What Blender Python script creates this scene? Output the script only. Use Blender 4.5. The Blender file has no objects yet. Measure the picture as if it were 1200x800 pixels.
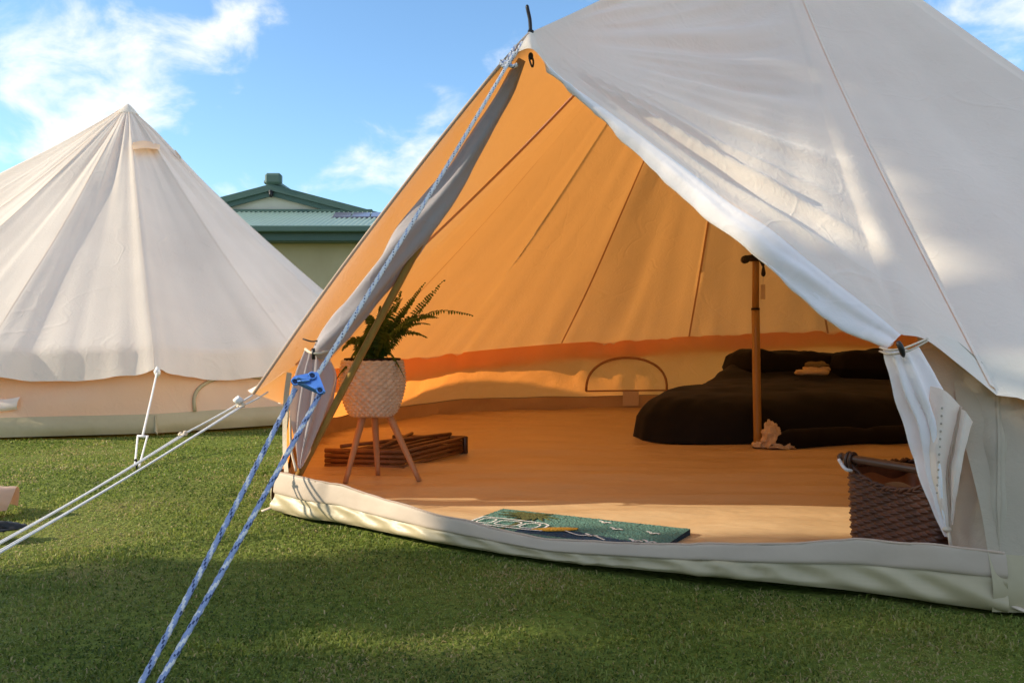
import bpy, math, random
import numpy as np
from math import radians, sin, cos, pi, atan2, sqrt
random.seed(7)
RNG = np.random.default_rng(7)

S = bpy.context.scene
COL = S.collection
CAMZ = 0.62
F = 1000.0
V = lambda *a: np.array(a, float)

def P(x, y, d):
    """point that stands d metres ahead of the camera spot, seen in direction (x, y)"""
    return np.array([(x - 600) / F * d, d, CAMZ - (y - 397) / F * d])

def G(x, y, z=0.0):
    """point of the level plane at height z"""
    d = (CAMZ - z) * F / (y - 397)
    return np.array([(x - 600) / F * d, d, z])

# ------------------------------------------------------------------ noise
def _hash(i, j, k, s):
    n = (i * 374761393 + j * 668265263 + k * 2147483647 + s * 974634777) & 0xffffffff
    n = ((n ^ (n >> 13)) * 1274126177) & 0xffffffff
    n = n ^ (n >> 16)
    return (n & 0xffff) / 32767.5 - 1.0

def vnoise(p, scale=1.0, seed=0):
    p = np.asarray(p, float) * scale
    if p.shape[-1] == 2:
        p = np.concatenate([p, np.zeros(p.shape[:-1] + (1,))], -1)
    i = np.floor(p).astype(np.int64); f = p - i
    u = f * f * (3 - 2 * f)
    r = 0
    for a in (0, 1):
        for b in (0, 1):
            for c in (0, 1):
                w = (u[..., 0] if a else 1 - u[..., 0]) * (u[..., 1] if b else 1 - u[..., 1]) * (u[..., 2] if c else 1 - u[..., 2])
                r = r + w * _hash(i[..., 0] + a, i[..., 1] + b, i[..., 2] + c, seed)
    return r

def fbm(p, scale=1.0, octaves=3, seed=0):
    r = 0; a = 1.0
    for o in range(octaves):
        r = r + a * vnoise(p, scale * 2 ** o, seed + o * 17); a *= 0.5
    return r

def sstep(a, b, x):
    t = np.clip((x - a) / (b - a), 0, 1)
    return t * t * (3 - 2 * t)

# ------------------------------------------------------------------ materials
def new_mat(name):
    m = bpy.data.materials.new(name); m.use_nodes = True
    nt = m.node_tree; nt.nodes.clear()
    out = nt.nodes.new('ShaderNodeOutputMaterial')
    return m, nt, out

def N(nt, t, **kw):
    n = nt.nodes.new(t)
    for k, v in kw.items():
        if k in n.inputs: n.inputs[k].default_value = v
        else: setattr(n, k, v)
    return n

def rgba(c): return (c[0], c[1], c[2], 1.0)

def objcoord(nt, scale=(1, 1, 1)):
    tc = N(nt, 'ShaderNodeTexCoord')
    mp = N(nt, 'ShaderNodeMapping'); mp.inputs['Scale'].default_value = scale
    nt.links.new(tc.outputs['Object'], mp.inputs['Vector'])
    return mp.outputs['Vector']

def noise(nt, vec, scale, detail=3, rough=0.55, dist=0.0):
    n = N(nt, 'ShaderNodeTexNoise', Scale=scale, Detail=detail, Roughness=rough, Distortion=dist)
    nt.links.new(vec, n.inputs['Vector'])
    return n.outputs['Fac']

def ramp(nt, fac, stops):
    r = N(nt, 'ShaderNodeValToRGB')
    e = r.color_ramp.elements
    while len(e) < len(stops): e.new(0.5)
    for el, (p, c) in zip(e, stops):
        el.position = p; el.color = rgba(c)
    nt.links.new(fac, r.inputs['Fac'])
    return r.outputs['Color']

def bump(nt, height, strength, dist, prev=None):
    b = N(nt, 'ShaderNodeBump', Strength=strength, Distance=dist)
    nt.links.new(height, b.inputs['Height'])
    if prev is not None: nt.links.new(prev, b.inputs['Normal'])
    return b.outputs['Normal']

def mat_canvas(name, diff, trans, crease=0.5, stain=0.06):
    m, nt, out = new_mat(name)
    v = objcoord(nt)
    big = noise(nt, v, 1.3, 4)
    c = ramp(nt, big, [(0.3, [x * (1 - stain) for x in diff]), (0.7, [min(x * (1 + stain), .9) for x in diff])])
    n1 = noise(nt, v, 26, 5, 0.6, 1.2)
    n2 = noise(nt, v, 420, 1)
    nb = bump(nt, n1, 0.30 * crease, 0.02)
    gate = noise(nt, v, 1.7, 1)
    for sc_, st_, w_ in ((2.4, .30, .05), (5.5, .20, .05)):
        q = noise(nt, v, sc_, 1, 0.4, 0.15)
        ab = N(nt, 'ShaderNodeMath', operation='ABSOLUTE')
        sb = N(nt, 'ShaderNodeMath', operation='SUBTRACT'); nt.links.new(q, sb.inputs[0]); sb.inputs[1].default_value = 0.5
        nt.links.new(sb.outputs[0], ab.inputs[0])
        mrr = N(nt, 'ShaderNodeMapRange', interpolation_type='SMOOTHSTEP'); nt.links.new(ab.outputs[0], mrr.inputs['Value'])
        mrr.inputs['From Max'].default_value = w_ * .45; mrr.inputs['To Min'].default_value = 1.0; mrr.inputs['To Max'].default_value = 0.0
        gm = N(nt, 'ShaderNodeMath', operation='MULTIPLY'); nt.links.new(mrr.outputs[0], gm.inputs[0])
        gr = N(nt, 'ShaderNodeMapRange'); nt.links.new(gate, gr.inputs['Value']); gr.inputs['From Min'].default_value = .42; gr.inputs['From Max'].default_value = .62
        nt.links.new(gr.outputs[0], gm.inputs[1])
        nb = bump(nt, gm.outputs[0], st_ * crease, 0.012, nb)
    nb = bump(nt, n2, 0.12, 0.002, nb)
    d = N(nt, 'ShaderNodeBsdfDiffuse', Roughness=0.6)
    t = N(nt, 'ShaderNodeBsdfTranslucent', Color=rgba(trans))
    a = N(nt, 'ShaderNodeAddShader')
    nt.links.new(c, d.inputs['Color'])
    nt.links.new(nb, d.inputs['Normal']); nt.links.new(nb, t.inputs['Normal'])
    nt.links.new(d.outputs[0], a.inputs[0]); nt.links.new(t.outputs[0], a.inputs[1])
    nt.links.new(a.outputs[0], out.inputs['Surface'])
    return m

def mat_pbr(name, c0, c1=None, rough=0.6, nscale=8, bumps=0.2, bdist=0.01, stretch=(1, 1, 1), spec=0.4, metal=0.0, detail=4, fine=None, sheen=0.0):
    m, nt, out = new_mat(name)
    v = objcoord(nt, stretch)
    f = noise(nt, v, nscale, detail)
    b = N(nt, 'ShaderNodeBsdfPrincipled', Roughness=rough, Metallic=metal)
    b.inputs['Specular IOR Level'].default_value = spec
    if sheen: b.inputs['Sheen Weight'].default_value = sheen
    nt.links.new(ramp(nt, f, [(0.3, c0), (0.72, c1 or [x * 1.12 for x in c0])]), b.inputs['Base Color'])
    nb = bump(nt, f, bumps, bdist)
    if fine:
        nb = bump(nt, noise(nt, v, fine, 2), 0.25, 0.003, nb)
    nt.links.new(nb, b.inputs['Normal'])
    nt.links.new(b.outputs[0], out.inputs['Surface'])
    return m

M = {}
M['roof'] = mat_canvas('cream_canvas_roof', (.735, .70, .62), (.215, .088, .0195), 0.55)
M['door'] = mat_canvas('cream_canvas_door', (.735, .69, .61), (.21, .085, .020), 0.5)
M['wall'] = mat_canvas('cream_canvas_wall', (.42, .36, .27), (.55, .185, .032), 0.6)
M['wallf'] = mat_canvas('shaded_canvas_wall', (.47, .415, .32), (.06, .026, .008), 0.6)  # same cloth as the wall, translucency cut so the shaded front stays dim
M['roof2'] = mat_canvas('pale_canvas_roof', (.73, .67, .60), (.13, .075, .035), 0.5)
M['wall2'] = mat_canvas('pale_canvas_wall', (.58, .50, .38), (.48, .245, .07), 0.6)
M['lining'] = mat_canvas('white_nylon', (.84, .83, .84), (.15, .13, .12), 0.35, 0.02)
M['net'] = mat_canvas('grey_net_roll', (.44, .42, .43), (.16, .09, .04), 0.5, 0.1)
M['seam'] = mat_canvas('seam_tape', (.55, .44, .34), (.12, .04, .010), 0.2)
M['mesh'] = mat_pbr('vent_mesh', (.34, .17, .075), (.42, .22, .10), 0.8, 20)
M['pvc'] = mat_pbr('cream_groundsheet', (.41, .345, .21), (.48, .41, .26), 0.45, 4, 0.35, 0.03, spec=0.45, fine=14)
M['pvc2'] = mat_pbr('olive_groundsheet', (.40, .335, .20), (.48, .41, .26), 0.45, 3, 0.5, 0.04, spec=0.35, fine=12)
M['floor'] = mat_pbr('tan_floor_sheet', (.50, .36, .20), (.57, .42, .24), 0.40, 2.6, 0.55, 0.05, (0.8, 1.7, 1), spec=0.35, fine=9)
M['sill'] = mat_pbr('pinkish_sill_band', (.45, .365, .28), (.51, .42, .325), 0.6, 6, 0.25, 0.02)
M['pole'] = mat_pbr('varnished_pole', (.30, .165, .04), (.40, .23, .065), 0.32, 5, 0.1, 0.004, (8, 8, 1), spec=0.5)
M['leg'] = mat_pbr('pale_wood', (.42, .22, .11), (.50, .28, .15), 0.5, 6, 0.15, 0.003, (10, 10, 1))
M['rack'] = mat_pbr('brown_wood', (.17, .075, .028), (.26, .12, .05), 0.45, 7, 0.2, 0.004, (3, 3, 3))
M['wick'] = mat_pbr('whitewashed_wicker', (.56, .46, .36), (.72, .62, .50), 0.65, 30, 0.3, 0.003)
M['dwick'] = mat_pbr('dark_wicker', (.055, .021, .011), (.135, .050, .026), 0.45, 22, 0.3, 0.003, spec=0.5)
M['rod'] = mat_pbr('dark_wood_rod', (.055, .028, .018), (.09, .045, .03), 0.35, 8, 0.2, 0.003)
M['leather'] = mat_pbr('tan_leather', (.22, .085, .03), (.30, .12, .045), 0.5, 12, 0.2, 0.003)
M['soil'] = mat_pbr('potting_soil', (.012, .010, .008), (.035, .026, .02), 0.95, 60, 0.9, 0.02)
M['black'] = mat_pbr('black_blanket', (.0045, .0047, .0052), (.010, .0098, .0105), 0.8, 3, 0.35, 0.03, spec=0.15, fine=60, sheen=0.06)
M['black2'] = mat_pbr('black_pillow', (.006, .005, .005), (.010, .008, .008), 0.85, 4, 0.3, 0.03, spec=0.15, sheen=0.03)
M['red'] = mat_pbr('red_cloth', (.32, .02, .012), (.42, .03, .02), 0.8, 10)
M['towel'] = mat_pbr('cream_towel', (.55, .42, .27), (.66, .53, .36), 0.95, 90, 0.6, 0.004)
M['sage'] = mat_pbr('olive_cloth', (.16, .13, .06), (.22, .18, .09), 0.95, 90, 0.6, 0.004)
M['ropew'] = mat_pbr('white_rope', (.66, .65, .64), (.78, .77, .76), 0.7, 200, 0.5, 0.002)
M['ropeb'] = mat_pbr('pale_blue_rope', (.24, .31, .52), (.34, .41, .62), 0.6, 300, 0.5, 0.002)
M['navy'] = mat_pbr('navy_fleck', (.035, .05, .12), (.05, .07, .16), 0.6, 300)
M['blue'] = mat_pbr('blue_anodised_metal', (.16, .34, .80), (.20, .40, .88), 0.28, 40, 0.05, 0.001, metal=0.75, spec=0.6)
M['iron'] = mat_pbr('dark_metal', (.02, .02, .022), (.03, .03, .033), 0.4, 30, metal=0.6)
M['blackp'] = mat_pbr('black_plastic', (.012, .012, .013), (.02, .02, .02), 0.4, 20)
M['strap'] = mat_pbr('cream_webbing', (.58, .48, .36), (.66, .56, .43), 0.8, 120, 0.4, 0.002)
M['paper'] = mat_pbr('paper_tag', (.60, .48, .34), (.66, .54, .40), 0.9, 20)
M['hwall'] = mat_pbr('beige_render_wall', (.42, .345, .21), (.50, .42, .27), 0.85, 1.2, 0.3, 0.02, fine=12)
M['gable'] = mat_pbr('cream_cladding', (.55, .52, .43), (.60, .57, .48), 0.7, 2)
M['green'] = mat_pbr('dark_green_steel', (.050, .098, .082), (.060, .112, .094), 0.45, 2)
M['croof'] = mat_pbr('pale_green_corrugated_steel', (.36, .47, .39), (.42, .53, .44), 0.45, 1.5, 0.05)
M['solar'] = mat_pbr('solar_glass', (.10, .10, .16), (.14, .14, .20), 0.2, 3, 0.02)
M['teal'] = mat_pbr('teal_coir', (.04, .125, .10), (.12, .235, .19), 0.95, 160, 0.9, 0.006, detail=2)
M['olive'] = mat_pbr('olive_coir', (.045, .055, .012), (.11, .12, .03), 0.95, 160, 0.9, 0.006, detail=2)
M['mwhite'] = mat_pbr('white_coir', (.55, .55, .52), (.75, .75, .72), 0.95, 160, 0.9, 0.006, detail=2)
M['yellow'] = mat_pbr('yellow_coir', (.55, .27, .02), (.72, .40, .05), 0.95, 160, 0.9, 0.006, detail=2)
M['mnavy'] = mat_pbr('navy_coir', (.008, .03, .06), (.025, .07, .11), 0.95, 160, 0.9, 0.006, detail=2)
M['bark'] = mat_pbr('bark', (.09, .06, .04), (.15, .11, .08), 0.9, 12, 0.8, 0.02)
M['bag'] = mat_canvas('peach_canvas', (.62, .44, .34), (.2, .1, .05), 0.4)

def mat_leaf(name, a, b, trans=0.35, scale=3.0):
    m, nt, out = new_mat(name)
    v = objcoord(nt)
    at = N(nt, 'ShaderNodeAttribute', attribute_name='tint')
    mx = N(nt, 'ShaderNodeMath', operation='MULTIPLY_ADD')
    nt.links.new(noise(nt, v, scale, 3), mx.inputs[0]); mx.inputs[1].default_value = 0.8
    ad = N(nt, 'ShaderNodeMath', operation='MULTIPLY_ADD')
    nt.links.new(at.outputs['Fac'], ad.inputs[0]); ad.inputs[1].default_value = 0.7
    nt.links.new(mx.outputs[0], ad.inputs[2]); mx.inputs[2].default_value = -0.25
    c = ramp(nt, ad.outputs[0], [(0.15, a), (0.55, b), (0.95, [b[0] * 1.5, b[1] * 1.25, b[2] * 1.1])])
    d = N(nt, 'ShaderNodeBsdfPrincipled', Roughness=0.55); d.inputs['Specular IOR Level'].default_value = 0.3
    t = N(nt, 'ShaderNodeBsdfTranslucent')
    nt.links.new(c, d.inputs['Base Color']); nt.links.new(c, t.inputs['Color'])
    x = N(nt, 'ShaderNodeMixShader', Fac=trans)
    nt.links.new(d.outputs[0], x.inputs[1]); nt.links.new(t.outputs[0], x.inputs[2])
    nt.links.new(x.outputs[0], out.inputs['Surface'])
    return m
M['fern'] = mat_leaf('fern_leaf', (.030, .075, .010), (.085, .15, .025), 0.4)
M['shade_hedge'] = mat_leaf('hedge_leaf', (.012, .035, .008), (.045, .09, .02), 0.3)

def mat_grass():
    m, nt, out = new_mat('lawn_blades')
    at = N(nt, 'ShaderNodeAttribute', attribute_name='tint')
    c = ramp(nt, at.outputs['Fac'], [(0.0, (.060, .10, .016)), (0.35, (.18, .245, .044)), (0.62, (.30, .34, .070)), (0.8, (.33, .29, .11)), (1.0, (.52, .41, .23))])
    d = N(nt, 'ShaderNodeBsdfPrincipled', Roughness=0.5); d.inputs['Specular IOR Level'].default_value = 0.25
    t = N(nt, 'ShaderNodeBsdfTranslucent')
    nt.links.new(c, d.inputs['Base Color']); nt.links.new(c, t.inputs['Color'])
    x = N(nt, 'ShaderNodeMixShader', Fac=0.45)
    nt.links.new(d.outputs[0], x.inputs[1]); nt.links.new(t.outputs[0], x.inputs[2])
    nt.links.new(x.outputs[0], out.inputs['Surface'])
    return m
M['grass'] = mat_grass()

def mat_ground():
    m, nt, out = new_mat('lawn_soil')
    v = objcoord(nt)
    a = noise(nt, v, 1.1, 4); b = noise(nt, v, 45, 4)
    c1 = ramp(nt, a, [(0.35, (.13, .19, .03)), (0.6, (.19, .22, .05)), (0.75, (.28, .23, .11))])
    mx = N(nt, 'ShaderNodeMix', data_type='RGBA', blend_type='MULTIPLY'); mx.inputs[0].default_value = 0.8
    nt.links.new(c1, mx.inputs[6])
    nt.links.new(ramp(nt, b, [(0.3, (.5, .5, .45)), (0.7, (1.0, 1.0, .9))]), mx.inputs[7])
    d = N(nt, 'ShaderNodeBsdfPrincipled', Roughness=0.95); d.inputs['Specular IOR Level'].default_value = 0.1
    nt.links.new(mx.outputs[2], d.inputs['Base Color'])
    nt.links.new(bump(nt, b, 0.9, 0.03), d.inputs['Normal'])
    nt.links.new(d.outputs[0], out.inputs['Surface'])
    return m
M['ground'] = mat_ground()

# ------------------------------------------------------------------ object helpers
ORG = {}
def thing(name, loc, label, cat, group=None):
    o = bpy.data.objects.new(name, None); COL.objects.link(o)
    o.location = tuple(loc); o.empty_display_size = 0.1
    o['label'] = label; o['category'] = cat
    if group: o['group'] = group
    ORG[o] = np.array(loc, float)
    return o

def mesh(name, parts, mats, parent=None, base=None, smooth=True, tint=None, label=None, cat=None, group=None, kind=None):
    """parts: list of (verts, faces, material index); all become ONE mesh object"""
    vs, fs, mi, off = [], [], [], 0
    for p in parts:
        v, f = np.asarray(p[0], float).reshape(-1, 3), p[1]
        m_ = p[2] if len(p) > 2 else 0
        vs.append(v)
        fs.extend([[i + off for i in q] for q in f])
        if hasattr(m_, '__len__'): mi.extend(m_)
        else: mi.extend([m_] * len(f))
        off += len(v)
    v = np.concatenate(vs)
    org = ORG[parent] if parent is not None else (np.array(base, float) if base is not None else np.zeros(3))
    v = v - org
    me = bpy.data.meshes.new(name)
    me.from_pydata([tuple(q) for q in v], [], fs)
    if not isinstance(mats, (list, tuple)): mats = [mats]
    for q in mats: me.materials.append(M[q])
    me.polygons.foreach_set('material_index', np.array(mi, np.int32))
    me.polygons.foreach_set('use_smooth', np.full(len(fs), smooth))
    if tint is not None:
        a = me.attributes.new('tint', 'FLOAT', 'POINT'); a.data.foreach_set('value', np.asarray(tint, np.float32))
    me.update()
    o = bpy.data.objects.new(name, me); COL.objects.link(o)
    ORG[o] = org
    if parent is not None: o.parent = parent
    else: o.location = tuple(org)
    if label: o['label'] = label
    if cat: o['category'] = cat
    if group: o['group'] = group
    if kind: o['kind'] = kind
    return o

def gridf(nu, nv, closed_v=False, flip=False):
    fs = []
    for i in range(nu - 1):
        for j in range(nv if closed_v else nv - 1):
            k = (j + 1) % nv
            q = [i * nv + j, i * nv + k, (i + 1) * nv + k, (i + 1) * nv + j]
            fs.append(q[::-1] if flip else q)
    return fs

def gpart(g, mi=0, closed_v=False, flip=False):
    g = np.asarray(g, float)
    return (g.reshape(-1, 3), gridf(g.shape[0], g.shape[1], closed_v, flip), mi)

def resample(pts, n, closed=False):
    """Catmull-Rom through the points, n samples (pts may be an array of rows)"""
    p = np.asarray(pts, float)
    k = len(p)
    if k == 2:
        t = np.linspace(0, 1, n).reshape((-1,) + (1,) * (p.ndim - 1))
        return p[0] * (1 - t) + p[1] * t
    if closed:
        t = np.linspace(0, k, n, endpoint=False)
    else:
        t = np.linspace(0, k - 1, n)
    i = np.minimum(np.floor(t).astype(int), k - 1 if closed else k - 2)
    f = (t - i).reshape((-1,) + (1,) * (p.ndim - 1))
    def at(j):
        if closed: return p[j % k]
        j2 = np.clip(j, 0, k - 1)
        r = p[j2].copy()
        lo, hi = j < 0, j > k - 1
        r[lo] = 2 * p[0] - p[1]; r[hi] = 2 * p[-1] - p[-2]
        return r
    a, b, c, d = at(i - 1), at(i), at(i + 1), at(i + 2)
    return 0.5 * (2 * b + (c - a) * f + (2 * a - 5 * b + 4 * c - d) * f ** 2 + (3 * b - a - 3 * c + d) * f ** 3)

def sheet(rows, nu, nv):
    """rows of control points -> smooth grid nu x nv"""
    r = np.array([resample(q, nv) for q in rows])
    return resample(r, nu)

def gnormals(g):
    du = np.gradient(g, axis=0); dv = np.gradient(g, axis=1)
    n = np.cross(du, dv)
    return n / (np.linalg.norm(n, axis=-1, keepdims=True) + 1e-9)

def displace(g, h): return g + gnormals(g) * np.asarray(h)[..., None]

def frames(pts):
    p = np.asarray(pts, float)
    t = np.gradient(p, axis=0); t /= np.linalg.norm(t, axis=1, keepdims=True) + 1e-12
    up = np.array([0, 0, 1.0]) if abs(t[0][2]) < 0.9 else np.array([1.0, 0, 0])
    a = np.cross(t[0], up); a /= np.linalg.norm(a)
    A = []
    for q in t:
        a = a - q * np.dot(a, q); a /= np.linalg.norm(a); A.append(a)
    A = np.array(A); B = np.cross(t, A)
    return A, B

def tube_grid(pts, rad, seg=10, squash=1.0):
    p = np.asarray(pts, float); n = len(p)
    r = np.broadcast_to(np.asarray(rad, float), (n,))
    A, B = frames(p)
    th = np.linspace(0, 2 * pi, seg, endpoint=False)
    return p[:, None] + r[:, None, None] * (A[:, None] * np.cos(th)[None, :, None] + squash * B[:, None] * np.sin(th)[None, :, None])

def tube(pts, rad, seg=10, mi=0, cap=True, squash=1.0):
    g = tube_grid(pts, rad, seg, squash)
    v, f, _ = gpart(g, mi, True)
    n = len(g)
    if cap:
        f = f + [list(range(seg))[::-1], [(n - 1) * seg + j for j in range(seg)]]
    return (v, f, mi)

def box(c, s, rz=0.0, mi=0, bev=0.0):
    c = np.asarray(c, float); s = np.asarray(s, float) / 2
    b = min(bev, *(s * 0.9))
    vs, idx = [], {}
    if b <= 0:
        pts = [(x, y, z) for x in (-1, 1) for y in (-1, 1) for z in (-1, 1)]
        v = np.array(pts) * s
        f = [[0, 1, 3, 2], [4, 6, 7, 5], [0, 4, 5, 1], [2, 3, 7, 6], [0, 2, 6, 4], [1, 5, 7, 3]]
    else:
        v = []
        for x in (-1, 1):
            for y in (-1, 1):
                for z in (-1, 1):
                    for ax in range(3):
                        q = np.array([x, y, z], float) * (s - b); q[ax] += (x, y, z)[ax] * b
                        idx[(x, y, z, ax)] = len(v); v.append(q)
        v = np.array(v); f = []
        for ax in range(3):
            o = [a for a in range(3) if a != ax]
            for sg in (-1, 1):
                q = []
                for (p1, p2) in ((-1, -1), (1, -1), (1, 1), (-1, 1)):
                    k = [0, 0, 0]; k[ax] = sg; k[o[0]] = p1; k[o[1]] = p2
                    q.append(idx[(*k, ax)])
                f.append(q)
            for p1 in (-1, 1):
                for p2 in (-1, 1):
                    k = [0, 0, 0]; k[o[0]] = p1; k[o[1]] = p2
                    lo, hi = list(k), list(k); lo[ax] = -1; hi[ax] = 1
                    f.append([idx[(*lo, o[0])], idx[(*hi, o[0])], idx[(*hi, o[1])], idx[(*lo, o[1])]])
        for x in (-1, 1):
            for y in (-1, 1):
                for z in (-1, 1):
                    f.append([idx[(x, y, z, a)] for a in range(3)])
    R = np.array([[cos(rz), -sin(rz), 0], [sin(rz), cos(rz), 0], [0, 0, 1]])
    v = v @ R.T + c
    out = []
    for q in f:
        pv = v[q]; n = np.cross(pv[1] - pv[0], pv[2] - pv[0])
        out.append(q if np.dot(n, pv.mean(0) - c) > 0 else q[::-1])
    return (v, out, mi)

def ellipsoid(c, r, nu=14, nv=20, pw=1.0, mi=0, lump=0.0, seed=0, rz=0.0):
    u = np.linspace(-pi / 2, pi / 2, nu); w = np.linspace(0, 2 * pi, nv, endpoint=False)
    sp = lambda x: np.sign(x) * np.abs(x) ** pw
    g = np.stack([sp(np.cos(u))[:, None] * sp(np.cos(w))[None], sp(np.cos(u))[:, None] * sp(np.sin(w))[None], np.repeat(sp(np.sin(u))[:, None], nv, 1)], -1)
    if lump: g = g * (1 + lump * fbm(g, 2.2, 3, seed))[..., None]
    g = g * np.asarray(r)
    R = np.array([[cos(rz), -sin(rz), 0], [sin(rz), cos(rz), 0], [0, 0, 1]])
    g = g @ R.T + np.asarray(c)
    return gpart(g, mi, True)

# ------------------------------------------------------------------ camera, light, sky
cd = bpy.data.cameras.new('camera'); cam = bpy.data.objects.new('camera', cd); COL.objects.link(cam)
cam.location = (0, 0, CAMZ); cam.rotation_euler = (radians(90), 0, 0)
cd.sensor_width = 36; cd.lens = 30.0; cd.clip_start = 0.05; cd.clip_end = 2000
cd.shift_y = -3 / 1200
S.camera = cam

ELEV = radians(26.0)
TR = V(1.0, 0.10, 0); TR /= np.linalg.norm(TR)
sun_to = V(-TR[0] * cos(ELEV), -TR[1] * cos(ELEV), sin(ELEV))
ld = bpy.data.lights.new('sun', 'SUN'); lo = bpy.data.objects.new('sun', ld); COL.objects.link(lo)
ld.energy = 3.7; ld.angle = radians(0.6); ld.color = (1.0, 0.86, 0.66)
from mathutils import Vector
lo.rotation_euler = Vector(tuple(sun_to)).to_track_quat('Z', 'Y').to_euler()

W = bpy.data.worlds.new('World'); S.world = W; W.use_nodes = True
nt = W.node_tree; nt.nodes.clear()
wo = nt.nodes.new('ShaderNodeOutputWorld'); bg = N(nt, 'ShaderNodeBackground', Strength=0.15)
sky = N(nt, 'ShaderNodeTexSky', sky_type='NISHITA', sun_disc=False, sun_elevation=ELEV, sun_rotation=atan2(sun_to[0], sun_to[1]))
sky.air_density = 1.0; sky.dust_density = 0.6; sky.ozone_density = 1.6
tc = N(nt, 'ShaderNodeTexCoord')
sx = N(nt, 'ShaderNodeSeparateXYZ'); nt.links.new(tc.outputs['Generated'], sx.inputs[0])
def mth(op, a, b=None, c=None):
    n = N(nt, 'ShaderNodeMath', operation=op)
    for i, q in enumerate((a, b, c)):
        if q is None: continue
        if isinstance(q, (int, float)): n.inputs[i].default_value = q
        else: nt.links.new(q, n.inputs[i])
    return n.outputs[0]
az = mth('ARCTAN2', sx.outputs['X'], sx.outputs['Y'])
el = mth('ARCSINE', sx.outputs['Z'])
# clouds: drifts of vapour at given bearings and heights, broken up by fractal noise
def bearing(x, y):
    a, b = (x - 600) / F, (397 - y) / F
    return atan2(a, 1.0), atan2(b, sqrt(1 + a * a))
acc = None
for (x, y, wx, wy, rot, st) in [(205, 75, 110, 62, 0.6, .78), (30, 45, 100, 62, 0.1, .76), (55, 180, 75, 24, 0.2, .75), (290, 15, 50, 25, .6, .5),
                            (405, 206, 75, 24, 0.3, .80), (275, 218, 38, 18, 0.3, .55), (510, 180, 60, 40, 1.0, .75), (600, 45, 55, 26, .8, .6),
                            (1160, 20, 170, 60, 0.1, .85), (1190, 90, 80, 20, 0.3, .5), (470, 102, 26, 10, .1, .5), (508, 101, 16, 9, 0, .5), (20, 120, 60, 40, 0, .5)]:
    a0, e0 = bearing(x, y)
    da = mth('SUBTRACT', az, a0); de = mth('SUBTRACT', el, e0)
    c_, s_ = cos(rot), sin(rot)
    u = mth('ADD', mth('MULTIPLY', da, c_ * F / wx), mth('MULTIPLY', de, s_ * F / wx))
    v = mth('ADD', mth('MULTIPLY', da, -s_ * F / wy), mth('MULTIPLY', de, c_ * F / wy))
    d2 = mth('ADD', mth('MULTIPLY', u, u), mth('MULTIPLY', v, v))
    g = mth('MULTIPLY', mth('EXPONENT', mth('MULTIPLY', d2, -1.0)), st)
    acc = g if acc is None else mth('ADD', acc, g)
# outside the view: denser cloud added to give neutral fill light
far = mth('MULTIPLY', mth('MAXIMUM', mth('GREATER_THAN', mth('ABSOLUTE', az), 0.66), mth('GREATER_THAN', el, 0.5)), 0.70)
acc = mth('ADD', acc, far)
cmb = N(nt, 'ShaderNodeCombineXYZ'); nt.links.new(az, cmb.inputs[0]); nt.links.new(mth('MULTIPLY', el, 1.5), cmb.inputs[1])
nz = N(nt, 'ShaderNodeTexNoise', Scale=10.0, Detail=9, Roughness=0.58, Distortion=0.35); nt.links.new(cmb.outputs[0], nz.inputs['Vector'])
dens = mth('ADD', acc, mth('MULTIPLY', mth('SUBTRACT', nz.outputs['Fac'], 0.5), 3.0))
mr = N(nt, 'ShaderNodeMapRange', interpolation_type='SMOOTHSTEP'); nt.links.new(dens, mr.inputs['Value'])
mr.inputs['From Min'].default_value = 0.34; mr.inputs['From Max'].default_value = 1.25
skm = N(nt, 'ShaderNodeMix', data_type='RGBA', blend_type='MULTIPLY'); skm.inputs[0].default_value = 1.0
nt.links.new(sky.outputs[0], skm.inputs[6]); skm.inputs[7].default_value = (0.66, 0.82, 0.92, 1)
mx = N(nt, 'ShaderNodeMix', data_type='RGBA'); nt.links.new(mth('MULTIPLY', mr.outputs[0], 0.90), mx.inputs[0])
nt.links.new(skm.outputs[2], mx.inputs[6]); mx.inputs[7].default_value = (4.4, 4.4, 4.4, 1)
nt.links.new(mx.outputs[2], bg.inputs['Color']); nt.links.new(bg.outputs[0], wo.inputs['Surface'])

S.view_settings.view_transform = 'Standard'; S.view_settings.look = 'None'
S.view_settings.exposure = 0.9; S.view_settings.gamma = 1.0
S.render.engine = 'CYCLES'
S.cycles.max_bounces = 12; S.cycles.diffuse_bounces = 8; S.cycles.transmission_bounces = 8
S.cycles.use_denoising = True

# ------------------------------------------------------------------ ground
C = V(1.37, 4.77, 0)                        # foot of the big tent's centre pole
C2 = V(-3.52, 7.83, 0)                      # the same for the far tent
gx = np.concatenate([[-300, -60, -20], np.linspace(-9, 9, 91), [20, 60, 300]])
gy = np.concatenate([[-300, -60, -15], np.linspace(-3, 14, 86), [20, 40, 90, 400]])
gg = np.stack(np.meshgrid(gx, gy, indexing='ij'), -1)
gz = -0.018 + 0.012 * vnoise(gg, 1.7, 3) * (np.abs(gg[..., 0]) < 10)
mesh('ground', [gpart(np.concatenate([gg, gz[..., None]], -1))], 'ground', kind='structure')

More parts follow.
